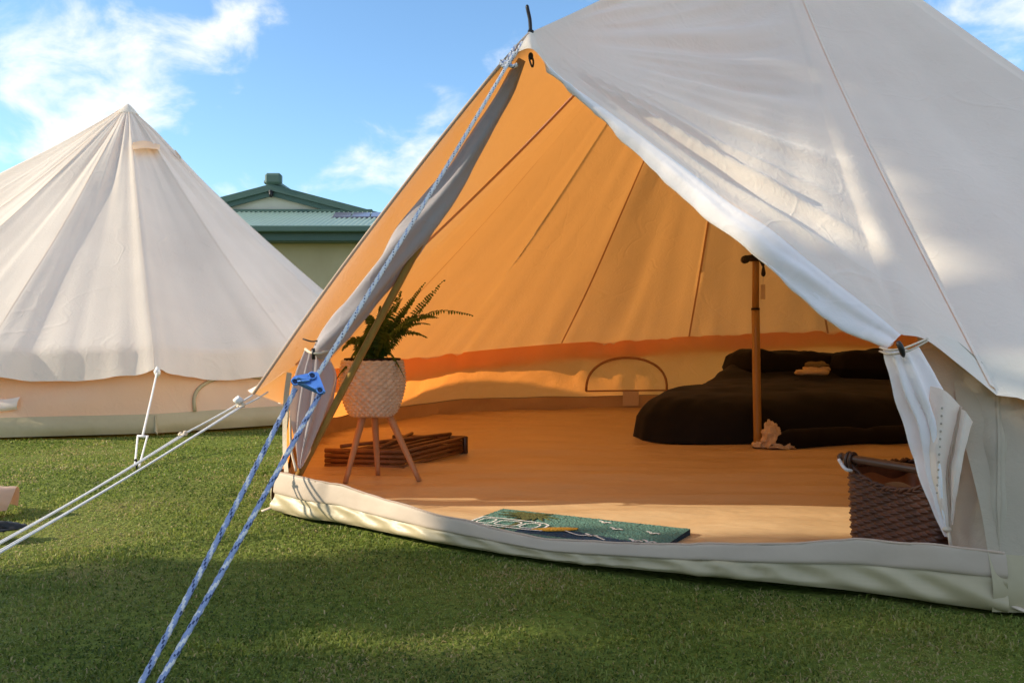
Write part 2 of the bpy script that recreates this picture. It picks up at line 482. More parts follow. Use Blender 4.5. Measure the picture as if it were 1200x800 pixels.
# ------------------------------------------------------------------ big bell tent
tent = thing('bell_tent', C, 'big cream canvas bell tent with open doorway, orange inside, nearest to the viewer', 'tent')
AP = V(1.385, 4.8, 3.20)
FR = P(622, 38, 2.75)
PL = P(297, 461, 3.12)                      # left eave corner, pulled out by its guy ropes
QR = P(1168, 463, 2.06)                     # right eave corner
KN = P(1056, 392, 2.13)                     # where the right door flap is tied back
def ang(p): return math.degrees(atan2(p[1] - C[1], p[0] - C[0]))
def rad_(p): return math.hypot(p[0] - C[0], p[1] - C[1])
thL = ang(PL) % 360; thR = ang(QR) % 360 - 360
T_th = np.array([thR, -66, -36, -10, 14, 38, 62, 86, 110, 135, 160, 187, 200, 208, 212, thL])
T_rw = np.array([2.62, 2.80, 2.8, 2.8, 2.8, 2.8, 2.8, 2.78, 2.75, 2.73, 2.58, 2.46, 2.50, 2.56, 2.62, 2.69])
T_zw = np.array([.57, .56, .56, .60, .65, .69, .69, .635, .575, .49, .43, .42, .45, .48, .50, .52])
SEAMS = [-66, -36, -10, 14, 38, 62, 86, 110, 135, 160, 187]
def tab(th, arr): return np.interp(th, T_th, arr)
def smooth_tab(arr):
    t = np.linspace(T_th[0], T_th[-1], 400); a = np.interp(t, T_th, arr)
    k = np.ones(13) / 13; a2 = np.convolve(np.pad(a, 6, mode='edge'), k, 'valid')
    a2[0], a2[-1] = a[0], a[-1]
    return lambda th: np.interp(th, t, a2)
f_rw, f_zw = smooth_tab(T_rw), smooth_tab(T_zw)
allseams = np.array(sorted([thR] + SEAMS + [thL]))
def seamphase(th):
    """0 on a seam, 1 half way between two"""
    i = np.clip(np.searchsorted(allseams, th) - 1, 0, len(allseams) - 2)
    a = (th - allseams[i]) / (allseams[i + 1] - allseams[i])
    return np.sin(np.clip(a, 0, 1) * pi)
def roof_point(th, t):
    """th degrees, t: 0 apex .. 1 wall top .. 1.08 edge of the skirt"""
    th = np.asarray(th, float); t = np.asarray(t, float)
    rw, zw = f_rw(th), f_zw(th); ph = seamphase(th)
    wL = sstep(9, 0, thL - th); wR = sstep(5, 0, th - thR)
    rs = rw + 0.075 - 0.02 * ph + (th < -66) * 0.15 * ph + (th < -20) * 0.03; zs = zw - 0.115 - 0.02 * ph - 0.10 * ph * (th < -66)
    rs = rs * (1 - wL) + rad_(PL) * wL; zs = zs * (1 - wL) + PL[2] * wL
    rs = rs * (1 - wR) + rad_(QR) * wR; zs = zs * (1 - wR) + QR[2] * wR
    tt = np.clip(t, 0, 1); k = np.clip((t - 1) / 0.08, 0, 1)
    r = rw * tt - 0.05 * ph * np.sin(pi * tt) * tt
    z = AP[2] + (zw - AP[2]) * tt - (0.10 + 0.04 * ph) * np.sin(pi * tt)
    r = r * (1 - k) + rs * k; z = z * (1 - k) + zs * k
    ax = AP[0] * (1 - tt) + C[0] * tt; ay = AP[1] * (1 - tt) + C[1] * tt
    return np.stack([ax + r * np.cos(np.radians(th)), ay + r * np.sin(np.radians(th)), z], -1)

TH = np.unique(np.concatenate([np.linspace(thR, thL, 312), SEAMS]))
TT = np.concatenate([np.linspace(0.004, 1, 60), np.linspace(1.01, 1.08, 8)])
rg = roof_point(TH[:, None] + 0 * TT[None], TT[None] + 0 * TH[:, None])
dth = np.stack([TH[:, None] * 0.11 + 0 * TT, TT[None] * 1.2 + 0 * TH[:, None]], -1)
rip = 0.026 * fbm(dth, 1.0, 3, 5) * sstep(0.1, 0.7, TT)[None]
rip += 0.012 * fbm(np.stack([TH[:, None] * 0.45 + 0 * TT, TT[None] * 1.0 + 0 * TH[:, None]], -1), 1.0, 2, 9) * sstep(0.62, 1.0, TT)[None] ** 2
edge = np.minimum(sstep(thR, thR + 3, TH), 1 - sstep(thL - 3, thL, TH))[:, None]
rg = displace(rg, rip * edge)
parts = [gpart(rg)]
# front panels: ridge apex - A-frame, door edges, eave corners
RT = np.linspace(0, 1, 60)
def edge_line(a, b, n, sag=0.0, mid=None):
    t = np.linspace(0, 1, n)[:, None]
    p = a * (1 - t) + b * t
    p[:, 2] -= sag * np.sin(pi * t[:, 0])
    return p
NU = 90
ridge = edge_line(rg[0][0] * 0 + AP, FR, NU, 0.09)
FL = resample([FR, P(605, 56, 2.69), P(560, 108, 2.74), P(470, 222, 2.87), P(380, 342, 3.02), PL], 60)
left_col = resample(rg[-1], NU)                 # roof edge shared with the last gore (apex .. PL)
def coons(top, bot, lef, rig):
    """top/bot run along u, lef/rig along v; corners coincide"""
    nu, nv = len(top), len(lef)
    u = np.linspace(0, 1, nu)[:, None, None]; v = np.linspace(0, 1, nv)[None, :, None]
    L = top[:, None] * (1 - v) + bot[:, None] * v
    R_ = lef[None] * (1 - u) + rig[None] * u
    B = top[0] * (1 - u) * (1 - v) + top[-1] * u * (1 - v) + bot[0] * (1 - u) * v + bot[-1] * u * v
    return L + R_ - B
# left panel: u apex->front (ridge on top, seam at bottom ends in PL), v ridge->seam at the front is the door edge
lp = coons(ridge, left_col, np.repeat(AP[None], 60, 0), FL)
w_in = (np.sin(np.linspace(0, pi, NU))[:, None] * np.sin(np.linspace(0, pi, 60))[None])
lp = displace(lp, -0.04 * w_in + 0.012 * w_in * fbm(lp, 2.0, 3, 31))
parts.append(gpart(lp))
# right panel, with the long folds that run from the A-frame to the eave and to the tie
NV2 = 190; NU2 = 210
ridge2 = resample(ridge, NU2)
_d = np.concatenate([[0], np.cumsum(np.linalg.norm(np.diff(rg[0], axis=0), axis=1))])
rcol = np.stack([np.interp(np.linspace(0, _d[-1], NU2), _d, rg[0][:, q]) for q in range(3)], -1); rcol[0] = AP
K_edge = resample([FR, P(640, 74, 2.68), P(665, 96, 2.66), P(740, 150, 2.58), P(832, 221, 2.46), P(900, 266, 2.37), P(951, 308, 2.29), P(1000, 346, 2.21), KN], NV2)
hem = resample([KN, P(1085, 398, 2.11), P(1125, 428, 2.08), QR], 40)
doorhem = np.concatenate([K_edge[:-1], hem])
dl = np.concatenate([[0], np.cumsum(np.linalg.norm(np.diff(doorhem, axis=0), axis=1))])
dh = np.stack([np.interp(np.linspace(0, dl[-1], NV2 + 30), dl, doorhem[:, k]) for k in range(3)], -1)
nK = len(dh)
rp = coons(ridge2, rcol, np.repeat(AP[None], nK, 0), dh)
u_ = np.linspace(0, 1, NU2)[:, None]; v_ = np.linspace(0, 1, nK)[None]
inn = np.sin(pi * u_) ** 1.6 * np.sin(pi * v_) ** 1.2
if gnormals(rp)[NU2 // 2, nK // 2][1] > 0: sgn = -1
else: sgn = 1
rp = displace(rp, -sgn * 0.02 * inn)
e1 = KN - FR; e1 /= np.linalg.norm(e1)
nn = np.cross(e1, AP - FR); nn /= np.linalg.norm(nn)
e2 = np.cross(nn, e1); e2 = e2 if np.dot(e2, AP - FR) > 0 else -e2
rel = rp - FR
a_, b_ = rel @ e1, rel @ e2
rho = np.hypot(a_, b_); phi = np.arctan2(b_, a_)
relK = rp - KN; aK, bK = relK @ e1, relK @ e2
rk = np.hypot(aK, bK); psi = np.arctan2(bK, -aK)
wob = fbm(rp, 1.6, 2, 41)
fold = 0.55 - np.sqrt(np.sin(phi * 22 + 0.8 * wob + 0.3) ** 2 + 0.03)
h = 0.060 * fold * np.exp(-((phi - 0.12) / 0.24) ** 2) * sstep(0.06, 0.35, rho) * (0.6 + 0.4 * sstep(1.6, 0.7, rho))
fold2 = np.sin(psi * 20 + 1.3 * wob)
h += 0.009 * fold2 * np.exp(-rk / 0.35) * sstep(0.02, 0.12, rk) * sstep(2.0, 1.4, np.abs(psi))
h += 0.010 * np.sin(phi * 46 + 2.5 * wob + 1.0) * np.exp(-((phi - 0.1) / 0.35) ** 2) * sstep(0.03, .2, rho) * sstep(0.9, 0.25, rho)
# long shallow drapes of the wide panel, running down to the eave
drape = fbm(np.stack([phi * 9 + 0.4 * rho, rho * 0.55, 0 * rho], -1), 1.0, 3, 61)
h += 0.020 * drape * sstep(0.15, 0.8, rho)
h += 0.008 * (0.45 - np.sqrt(fbm(np.stack([phi * 12, rho * 0.8, 0 * rho], -1) + 0.25 * vnoise(rp, 1.5, 5)[..., None], 1.0, 1, 177) ** 2 + .012)) * sstep(.2, .6, rho) + 0.002 * fbm(rp, 7, 2, 77) + 0.004 * (0.5 - np.sqrt(fbm(rp, 2.6, 1, 78) ** 2 + .01))
# gathers running up from the hem
hemd = np.linalg.norm(rp[:, :, None] - hem[None, None, ::6], axis=-1).min(-1)
h += 0.0025 * np.sin(rp[..., 0] * 34 + 2 * wob) * np.exp(-hemd / 0.10)
fade = sstep(0, 0.10, u_) * sstep(0, 0.5, 1 - v_) * sstep(0, 0.04, v_) * sstep(0, 0.06, 1 - u_)
rp = displace(rp, sgn * h * fade)
parts.append(gpart(rp))
snn = gnormals(rp)[:, -2] * (1 if gnormals(rp)[NU2 // 2, nK // 2][1] < 0 else -1)
snb = rp[:, -2] - rp[:, -1]; snb /= np.linalg.norm(snb, axis=1, keepdims=True) + 1e-9
# hood over the top of the doorway
hood = sheet([[P(606, 58, 2.69), FR, P(640, 74, 2.68)], [P(604, 60, 2.66), P(622, 50, 2.64), P(643, 78, 2.65)], [P(604, 62, 2.64), P(624, 58, 2.61), P(646, 84, 2.64)]], 14, 24)
parts.append(gpart(hood))
roof = mesh('roof', parts, 'roof', tent)
# seam tapes inside the roof, hem ribbons
sp = []
for s in [q for q in SEAMS if q != 135]:
    t = np.linspace(0.02, 1.0, 60)
    i = int(np.argmin(np.abs(TH - s)))
    mid = resample(rg[i][:60], 60); nb_ = (rg[(i + 1) % len(TH)][:60] - rg[i - 1][:60]); nb_ /= np.linalg.norm(nb_, axis=1, keepdims=True) + 1e-9
    inw = AP * 0 + np.array([C[0], C[1], 1.2]) - mid; inw /= np.linalg.norm(inw, axis=1, keepdims=True)
    w = 0.0075
    sp.append(gpart(np.stack([mid - nb_ * w + inw * 0.006, mid + nb_ * w + inw * 0.006], 1)))
for lin, nxt in ((rg[-1][:60], rg[-2][:60]),):
    nb_ = nxt - lin; nb_ /= np.linalg.norm(nb_, axis=1, keepdims=True) + 1e-9
    inw = np.array([C[0], C[1], 1.2]) - lin; inw /= np.linalg.norm(inw, axis=1, keepdims=True)
    sp.append(gpart(np.stack([lin - nb_ * .012 + inw * .007, lin + nb_ * .012 + inw * .007], 1)))
mesh('seam_tape', sp, 'seam', roof)
mesh('panel_seam', [gpart(np.stack([rp[:, -1] - snb * .006 + snn * .002, rp[:, -1] + snb * .004 + snn * .005, rp[:, -1] + snb * .014 + snn * .003], 1)[6:-1])], 'roof', roof)
hp = []
def ribbon(line, off, w0, w1, mi=0):
    return gpart(np.stack([line + off * w0, line + off * w1], 1), mi)
fl2 = FL[2:]
hp.append(tube(fl2, 0.006, 6))
mesh('door_hem', hp, 'seam', roof)
# spike of the frame through the ridge
spike = mesh('frame_spike', [tube(resample([P(622, 42, 2.76), P(621, 24, 2.76), P(618.5, 12, 2.76), P(617.5, 6, 2.76)], 12), [.006] * 11 + [.003], 8),
                     tube([P(621.6, 41, 2.76), P(622.2, 36, 2.76)], 0.010, 8)], 'iron', tent)

# walls and groundsheet ----------------------------------------------------
fb = [G(322, 598), G(358, 607), G(400, 612.5), G(500, 633), G(640, 656), G(800, 672), G(1000, 692), G(1100, 706), G(1180, 717)]
fbA = np.array([(ang(p) % 360) for p in fb]); fbR = np.array([rad_(p) for p in fb])
wth = np.linspace(thR - 1.4, thL, 420)
def base_r(th):
    th = np.asarray(th, float)
    r = f_rw(th) + 0.055
    r = np.where(th > thL - 3, r * (1 - sstep(thL - 3, thL, th)) + (fbR[0] - .02) * sstep(thL - 3, thL, th), r)
    r = np.where(th < -66, np.interp(th, [thR, -66], [fbR[-1], float(f_rw(-66)) + .055]), r)
    return r
def wall_grid(z_of, n, r_of):
    rows = []
    for k in np.linspace(0, 1, n):
        rows.append(np.stack([C[0] + r_of(k) * np.cos(np.radians(wth)), C[1] + r_of(k) * np.sin(np.radians(wth)), z_of(k)], -1))
    return np.array(rows)
top = roof_point(wth, np.full(len(wth), 0.995))
trx = np.hypot(top[:, 0] - C[0], top[:, 1] - C[1])
rb = base_r(wth); TUB = 0.13
tubh = TUB - 0.01 + 0.018 * fbm(wth[:, None] * [1, 0, 0] * 0.08, 1.0, 2, 8)
wg = wall_grid(lambda k: tubh * (1 - k) + (top[:, 2] - 0.004) * k, 22, lambda k: (rb - 0.02) * (1 - k) + (trx - 0.004) * k)
kk = np.linspace(0, 1, 22)[:, None]
wv = 0.020 * fbm(np.stack([wth[None] * 0.16 + 0 * kk, kk * 1.5 + 0 * wth[None], 0 * kk + 0 * wth[None]], -1), 1.0, 3, 12)
wv += 0.010 * np.sin(wth[None] * 1.1 + 6 * kk * vnoise(wth[:, None] * [1, 0, 0] * 0.05, 1, 3)[None]) * vnoise(wth[:, None] * [1, 0, 0] * 0.1, 1, 21)[None]
wg = displace(wg, wv * np.sin(pi * kk))
frontw = sheet([[P(1112, 643, 2.10), P(1142, 646, 2.02), P(1169, 649, 1.955), P(1180, 650, 1.975)], [P(1112, 560, 2.13), P(1142, 560, 2.08), P(1169, 560, 2.02), P(1180, 560, 2.045)],
                [P(1100, 480, 2.15), P(1136, 480, 2.13), P(1168, 490, 2.085), P(1180, 490, 2.11)], [P(1072, 386, 2.20), P(1115, 396, 2.18), P(1166, 438, 2.135), P(1180, 438, 2.16)]], 34, 30)
frontw = displace(frontw, 0.010 * fbm(frontw, 7, 3, 52))
# the doorway's left jamb: zipped wall edge
jl = sheet([[P(333, 553, 3.13), P(338, 553, 3.12)], [P(331, 520, 3.16), P(336, 520, 3.15)], [P(332, 470, 3.14), P(338, 470, 3.13)], [P(336, 436, 3.12), P(342, 437, 3.11)]], 24, 4)
nkeep = int(np.searchsorted(wth, -45.0))
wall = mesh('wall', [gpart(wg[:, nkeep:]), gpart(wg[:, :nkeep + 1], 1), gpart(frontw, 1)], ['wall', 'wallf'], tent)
mesh('door_jamb', [gpart(jl), tube(resample([P(347, 552, 3.1), P(341, 520, 3.13), P(343, 470, 3.12), P(362, 440, 3.1)], 20), .005, 6)], 'strap', wall)
mesh('wall_seam', [gpart(np.stack([resample(frontw[:, -11], 20) + [0, -.005, 0], resample(frontw[:, -10], 20) + [0, -.005, 0]], 1))], 'wallf', wall)
tg = wall_grid(lambda k: tubh * k, 8, lambda k: rb - 0.02 * k + 0.012 * sin(pi * k))
tg = displace(tg, 0.008 * fbm(tg, 5, 3, 15) * np.sin(pi * np.linspace(0, 1, 8))[:, None])
# front sill
fbp = resample(fb, 150)
hts = np.interp(np.linspace(0, 1, 150), [0, .06, .25, .31, .375, .415, .455, .5, .625, .69, .75, .87, 1], [.138, .137, .126, .104, .084, .076, .066, .054, .073, .097, .125, .132, .132])
inw = np.stack([C[0] - fbp[:, 0], C[1] - fbp[:, 1], 0 * fbp[:, 0]], -1); inw /= np.linalg.norm(inw, axis=1, keepdims=True)
upv = V(0, 0, 1)
def srow(f, i): return fbp + inw * i + upv * (hts * f)[:, None]
bandf = np.interp(np.linspace(0, 1, 150), [0, .3, .6, 1], [.50, .5, .55, .62])
low = np.array([srow(0, 0.0), srow(0.12, -0.010), srow(0.3, -.006), srow(bandf * .8, -0.004), srow(bandf, 0.003)])
low = resample(low, 12)
lowd = 0.009 * fbm(low * [1, 1, 1], 7, 3, 19) + .008 * (.35 - np.abs(fbm(low, 4.5, 2, 119))) + 0.006 * np.sin(low[..., 0] * 55 + low[..., 2] * 90 + 3 * fbm(low, 3, 2, 4))
low = displace(low, lowd * np.sin(pi * np.linspace(0.03, 1, 12))[:, None] * 1.0)
upr = np.array([srow(bandf - .03, -0.004), srow(bandf + .03, -0.006), srow((bandf + 1) / 2, -0.002), srow(.985, 0.004), srow(1.0, 0.009), srow(.95, 0.014), srow(.5, 0.034), srow(0.10, .05), srow(.08, .09)])
upr = resample(upr, 26)
upr = displace(upr, (0.004 * fbm(upr, 6, 3, 23) + .004 * (.35 - np.abs(fbm(upr, 9, 2, 123)))) * np.sin(pi * np.linspace(0, 1, 26))[:, None])
# pleats and peg loops at the corners
cl = []
for (x, y, dx) in ((321, 596, -1), (1183, 714, 1)):
    p = G(x, y + 2)
    cl.append(tube(resample([p + V(0.01 * -dx, .02, .02), p + V(.01 * dx, -.01, .012), p + V(.035 * dx, -.03, .004)], 8), .009, 8, squash=.35))
# corner pleats
pl = sheet([[P(1150, 652, 1.985), P(1160, 652, 1.955), P(1167, 652, 1.935), P(1172, 652, 1.945), P(1180, 652, 1.985)], [P(1148, 680, 1.98), P(1160, 682, 1.945), P(1170, 684, 1.915), P(1177, 684, 1.94), P(1186, 684, 1.98)], [P(1158, 712, 1.96), P(1168, 715, 1.935), P(1178, 717, 1.915), P(1186, 717, 1.93), P(1196, 716, 1.97)]], 20, 24)
pl2 = sheet([[P(330, 556, 3.16), P(338, 556, 3.10), P(350, 557, 3.14)], [P(325, 576, 3.15), P(331, 577, 3.09), P(344, 578, 3.13)], [P(318, 596, 3.12), P(323, 598, 3.085), P(336, 600, 3.10)]], 16, 12)
gs = mesh('groundsheet', [gpart(tg), gpart(low), gpart(pl2)], 'pvc', tent)
mesh('door_sill', [gpart(upr)], 'sill', gs)
for q in cl: mesh('peg_loop', [q], 'strap', gs)
# zip along the top of the sill
zl = upr[12].copy() + upv * 0.003
mesh('sill_zip', [tube(upr[13] + upv * 0.002, 0.0035, 6)], 'seam', gs)
mesh('zip_pull', [tube(resample([P(1111, 622, 2.06), P(1113, 632, 2.05), P(1114, 642, 2.05)], 8), .004, 8), ellipsoid(P(1110, 620, 2.06), (.011, .008, .007))], 'strap', gs)
# floor sheet
fth = np.concatenate([wth, np.linspace(thL, wth[0] + 360, 120)[1:-1]])
fr = np.where(fth <= thL, base_r(np.minimum(fth, thL)) - 0.004, 0)
oA = np.concatenate([fbA])
front = fth > thL
fr[front] = np.interp(fth[front], fbA, fbR) - 0.05
rr = np.concatenate([np.linspace(0.01, 0.95, 60), [0.97, 0.99, 1.0]])
fg = np.stack([C[0] + rr[:, None] * fr * np.cos(np.radians(fth)), C[1] + rr[:, None] * fr * np.sin(np.radians(fth)), 0 * rr[:, None] * fr], -1)
fz = 0.014 + 0.012 * fbm(fg * [0.7, 2.0, 1], 1.6, 3, 33) + 0.004 * np.sin(fg[..., 1] * 22 + 2.5 * fbm(fg, 1.1, 2, 6))
fg[..., 2] = np.maximum(fz, 0.002)
tin = wall_grid(lambda k: .004 + (tubh - .008) * k, 8, lambda k: rb - .012 - 0.022 * k + 0.010 * sin(pi * k) * 0)
tin = displace(tin, 0.010 * fbm(tin, 4, 3, 16) * np.sin(pi * np.linspace(0, 1, 8))[:, None])
mesh('floor_sheet', [gpart(fg, 0, True), gpart(tin)], 'floor', tent)
# half moon window in the back wall
def wallpt(th, z, off=0.02):
    th = np.asarray(th, float); z = np.asarray(z, float)
    r = (np.interp(th, wth, rb) - .02); rt = np.interp(th, wth, trx); zt = np.interp(th, wth, top[:, 2])
    k = (z - TUB) / (zt - TUB); r = r * (1 - k) + rt * k - off
    return np.stack([C[0] + r * np.cos(np.radians(th)), C[1] + r * np.sin(np.radians(th)), z], -1)
wc, whw = 97.6, 7.6
a = np.linspace(0, pi, 40)
arc = wallpt(wc + whw * np.cos(a), 0.165 + 0.29 * np.sin(a) ** 0.75, .024)
win = mesh('half_moon_window', [tube(arc, 0.011, 8), tube(wallpt(np.linspace(wc - whw, wc + whw, 30), np.full(30, .165), .024), .007, 8)], 'mesh', tent)
mesh('window_pocket', [gpart([wallpt(np.linspace(wc - 2.4, wc + .6, 8), np.full(8, z), .034) for z in (.03, .08, .16)])], 'strap', tent)

# poles --------------------------------------------------------------------
pc = [P(888, 527, 4.77) + V(0, 0, .0), P(884, 305, 4.78), AP - V(0, 0, .02)]
pts = resample([pc[0], pc[1]], 12)
mid = P(885.3, 362, 4.778)
low_ = [pc[0], mid]; up_ = [mid - V(0, 0, .03), AP - V(0, 0, .03)]
cp = mesh('centre_pole', [tube(resample(low_, 8), .0225, 16), tube(resample(up_, 10), .0195, 16)], 'pole', tent)
mesh('pole_collar', [tube([mid - V(0, 0, .006), mid + V(0, 0, .006)], .0238, 16)], 'iron', cp)
mesh('pole_foot', [tube([pc[0], pc[0] + V(0, 0, .02)], .026, 16)], 'blackp', cp)
lpole = mesh('frame_pole', [tube(resample([P(347, 562, 3.17), P(470, 327, 2.97), P(602, 84, 2.79)], 24), .0135, 12)], 'pole', tent)
mesh('frame_pole_foot', [tube([P(346.5, 564, 3.17), P(349, 556, 3.165)], .017, 12)], 'iron', lpole)

# rolled-back door on the left ----------------------------------------------
rollc = resample([P(612, 70, 2.76), P(585, 122, 2.80), P(540, 196, 2.86), P(490, 268, 2.92), P(440, 335, 2.99), P(400, 385, 3.04), P(374, 414, 3.07)], 90)
rr_ = np.interp(np.linspace(0, 1, 90), [0, .1, .3, .5, .7, .85, .95, 1], [.012, .026, .037, .043, .050, .052, .045, .032])
rgd = tube_grid(rollc, rr_, 28)
rlen = np.linspace(0, 1, 90)[:, None]; ra = np.linspace(0, 2 * pi, 28, endpoint=False)[None]
spir = 0.010 * np.sin(2 * ra + 9 * rlen + 2.0 * fbm(rollc, 2.0, 2, 71)[:, None]) + 0.006 * np.sin(5 * ra - 14 * rlen) + 0.008 * fbm(rgd, 5, 3, 72)
rgd = rgd + (rgd - rollc[:, None]) / (rr_[:, None, None] + 1e-6) * (spir * np.minimum(1, rr_[:, None] / .05))[..., None]
netg = sheet([[P(356, 410, 3.07), P(368, 412, 3.05), P(384, 414, 3.07)], [P(346, 440, 3.08), P(366, 445, 3.04), P(396, 442, 3.09)],
              [P(342, 480, 3.09), P(364, 490, 3.06), P(390, 470, 3.11)], [P(346, 520, 3.10), P(356, 530, 3.09), P(366, 520, 3.13)], [P(349, 548, 3.11), P(352, 549, 3.11), P(355, 546, 3.12)]], 50, 40)
uu = np.linspace(0, 1, 40)[None]; vv = np.linspace(0, 1, 50)[:, None]
netg = displace(netg, 0.013 * np.sin(uu * 24 + 3 * vv + 2 * fbm(netg, 4, 2, 73)) * np.sin(pi * np.clip(vv * .9 + .1, 0, 1)))
flapl = mesh('rolled_door_flap', [gpart(rgd, 0, True), gpart(netg)], 'net', tent)
tp = P(371, 412, 3.035)
mesh('tie_toggle', [tube([P(367, 408, 2.995), P(367.5, 421, 2.995)], .0065, 10)], 'blackp', flapl)
mesh('tie_strap', [tube(resample([P(358, 409, 3.05), P(364, 413, 3.0), P(374, 414, 2.995), P(385, 411, 3.02)], 14), .005, 8)], 'strap', flapl)
mesh('pull_loop', [tube(resample([P(355, 397, 3.06), P(366, 400, 3.045), P(378, 398, 3.05)], 8), .003, 6)], 'iron', flapl)

# right door flap: bright turned-over edge, gathered and hanging below the tie -------
low_b = [(641, 84, 2.66), (667, 104, 2.64), (740, 175, 2.56), (833, 258, 2.43), (880, 297, 2.36), (926, 333, 2.29), (985, 382, 2.20), (1040, 408, 2.14)]
hi_b = [(641, 73, 2.69), (666, 95, 2.66), (740, 149, 2.58), (833, 220, 2.46), (880, 252, 2.39), (926, 288, 2.32), (990, 338, 2.225), (1058, 390, 2.13)]
lo3 = np.array([P(*q) for q in low_b]); 
kl = np.concatenate([[0], np.cumsum(np.linalg.norm(np.diff(K_edge, axis=0), axis=1))])
kf = np.linalg.norm(lo3 - lo3[0], axis=1) / np.linalg.norm(lo3[-1] - lo3[0])
k0 = np.linalg.norm(P(640, 74, 2.68) - FR) * 0.8
hi3 = np.stack([np.interp(k0 + (kl[-1] - k0) * kf, kl, K_edge[:, q]) for q in range(3)], -1)
wd = np.linalg.norm(lo3 - hi3, axis=1)[:, None]
outd = np.cross(e1, lo3[4] - hi3[4]); outd /= np.linalg.norm(outd); outd = outd if outd[1] < 0 else -outd
bulge = outd * wd
rows = [hi3 + (hi3 - lo3) / wd * .03 - outd * .04, hi3 - outd * .001, hi3 * .72 + lo3 * .28 + bulge * .13, hi3 * .4 + lo3 * .6 + bulge * .16, lo3 + bulge * .03, lo3 * .9 + hi3 * .1 - bulge * .12, lo3 * .5 + hi3 * .5 - bulge * .15]
eg = sheet(rows, 30, 110)
al = np.linspace(0, 1, 110)[None]; ac = np.linspace(0, 1, 30)[:, None]
eg = displace(eg, (0.008 * np.sin(ac * 17 + 3 * al + 2.2 * fbm(eg, 3, 2, 81)) * sstep(0.1, 0.8, al) + 0.005 * fbm(eg, 11, 3, 82) + 0.009 * (0.4 - np.sqrt(fbm(eg * [1, 1, 1], 8, 2, 182) ** 2 + .004))) * sstep(.28, .5, ac))
curt = sheet([[P(1036, 408, 2.135), P(1047, 410, 2.11), P(1060, 410, 2.10), P(1076, 406, 2.12)],
              [P(1044, 440, 2.125), P(1058, 445, 2.09), P(1076, 445, 2.08), P(1094, 440, 2.10)],
              [P(1058, 490, 2.12), P(1076, 495, 2.08), P(1092, 495, 2.06), P(1112, 480, 2.09)],
              [P(1078, 545, 2.11), P(1090, 548, 2.08), P(1100, 548, 2.06), P(1116, 540, 2.08)],
              [P(1098, 600, 2.09), P(1103, 603, 2.07), P(1106, 604, 2.065), P(1113, 600, 2.07)],
              [P(1108, 626, 2.075), P(1109, 628, 2.07), P(1110, 628, 2.068), P(1112, 627, 2.07)]], 80, 60)
cu = np.linspace(0, 1, 60)[None]; cv = np.linspace(0, 1, 80)[:, None]
curt = displace(curt, 0.011 * np.sin(cu * 21 + 1.5 * cv + 1.8 * fbm(curt, 5, 2, 83)) * (0.35 + np.sin(pi * cv) * .8) + 0.004 * fbm(curt, 14, 2, 84))
flapr = mesh('door_flap', [gpart(eg), gpart(curt)], 'lining', tent)
# zip tapes of the flap
def pxs(rows, nu, nv, wob, sd):
    g = sheet([[P(*q) for q in r] for r in rows], nu, nv)
    return displace(g, wob * fbm(g, 16, 3, sd))
z1 = pxs([[(1090, 452, 2.085), (1108, 458, 2.06), (1125, 476, 2.075)], [(1088, 500, 2.075), (1102, 503, 2.045), (1117, 507, 2.065)], [(1088, 540, 2.075), (1098, 543, 2.045), (1111, 546, 2.065)], [(1096, 580, 2.075), (1103, 583, 2.052), (1111, 585, 2.065)], [(1107, 614, 2.07), (1109, 616, 2.062), (1112, 617, 2.066)]], 50, 16, .004, 301)
z2 = pxs([[(1124, 478, 2.06), (1133, 483, 2.035), (1139, 494, 2.06)], [(1119, 515, 2.06), (1126, 517, 2.03), (1132, 520, 2.055)], [(1113, 550, 2.06), (1120, 552, 2.035), (1126, 555, 2.055)], [(1112, 585, 2.065), (1116, 587, 2.045), (1121, 590, 2.06)], [(1112, 612, 2.07), (1114, 614, 2.06), (1117, 615, 2.066)]], 50, 12, .003, 302)
mesh('zip_tape', [gpart(z1), gpart(z2)], 'door', flapr)
hol = mesh('zip_teeth', [tube(z1[:, -1] + V(0, -.003, 0), .0032, 6), tube(z2[:, 0] + V(0, -.003, 0), .0028, 6)], 'seam', flapr)
ok_ = [ellipsoid(P(1104 - i * .55, 478 + i * 9, 2.044), (.003, .002, .003), 6, 8) for i in range(12)]
mesh('zip_eyelet', ok_, 'sill', flapr)
# tie
ts = []
for dy in (0, 4.5):
    ts.append(tube(resample([P(1032, 407 + dy, 2.14), P(1042, 410 + dy, 2.085), P(1056, 409 + dy, 2.07), P(1070, 404 + dy, 2.075), P(1086, 397 + dy * .6, 2.10)], 20), .0055, 8, squash=.5))
mesh('tie_back', ts, 'strap', flapr)
mesh('tie_toggle', [tube(resample([P(1052, 400, 2.05), P(1056, 408, 2.045), P(1059, 418, 2.055)], 8), [.004, .0065, .007, .007, .007, .0065, .006, .003], 10)], 'blackp', flapr)
# zip slider hanging at the door head
mesh('door_zip_pull', [tube(resample([P(620, 66, 2.66), P(621, 72, 2.65), P(624, 79, 2.65), P(625, 72, 2.655), P(623, 66, 2.66)], 14), .003, 6), ellipsoid(P(622, 66, 2.655), (.008, .006, .012), 8, 10)], 'iron', tent)

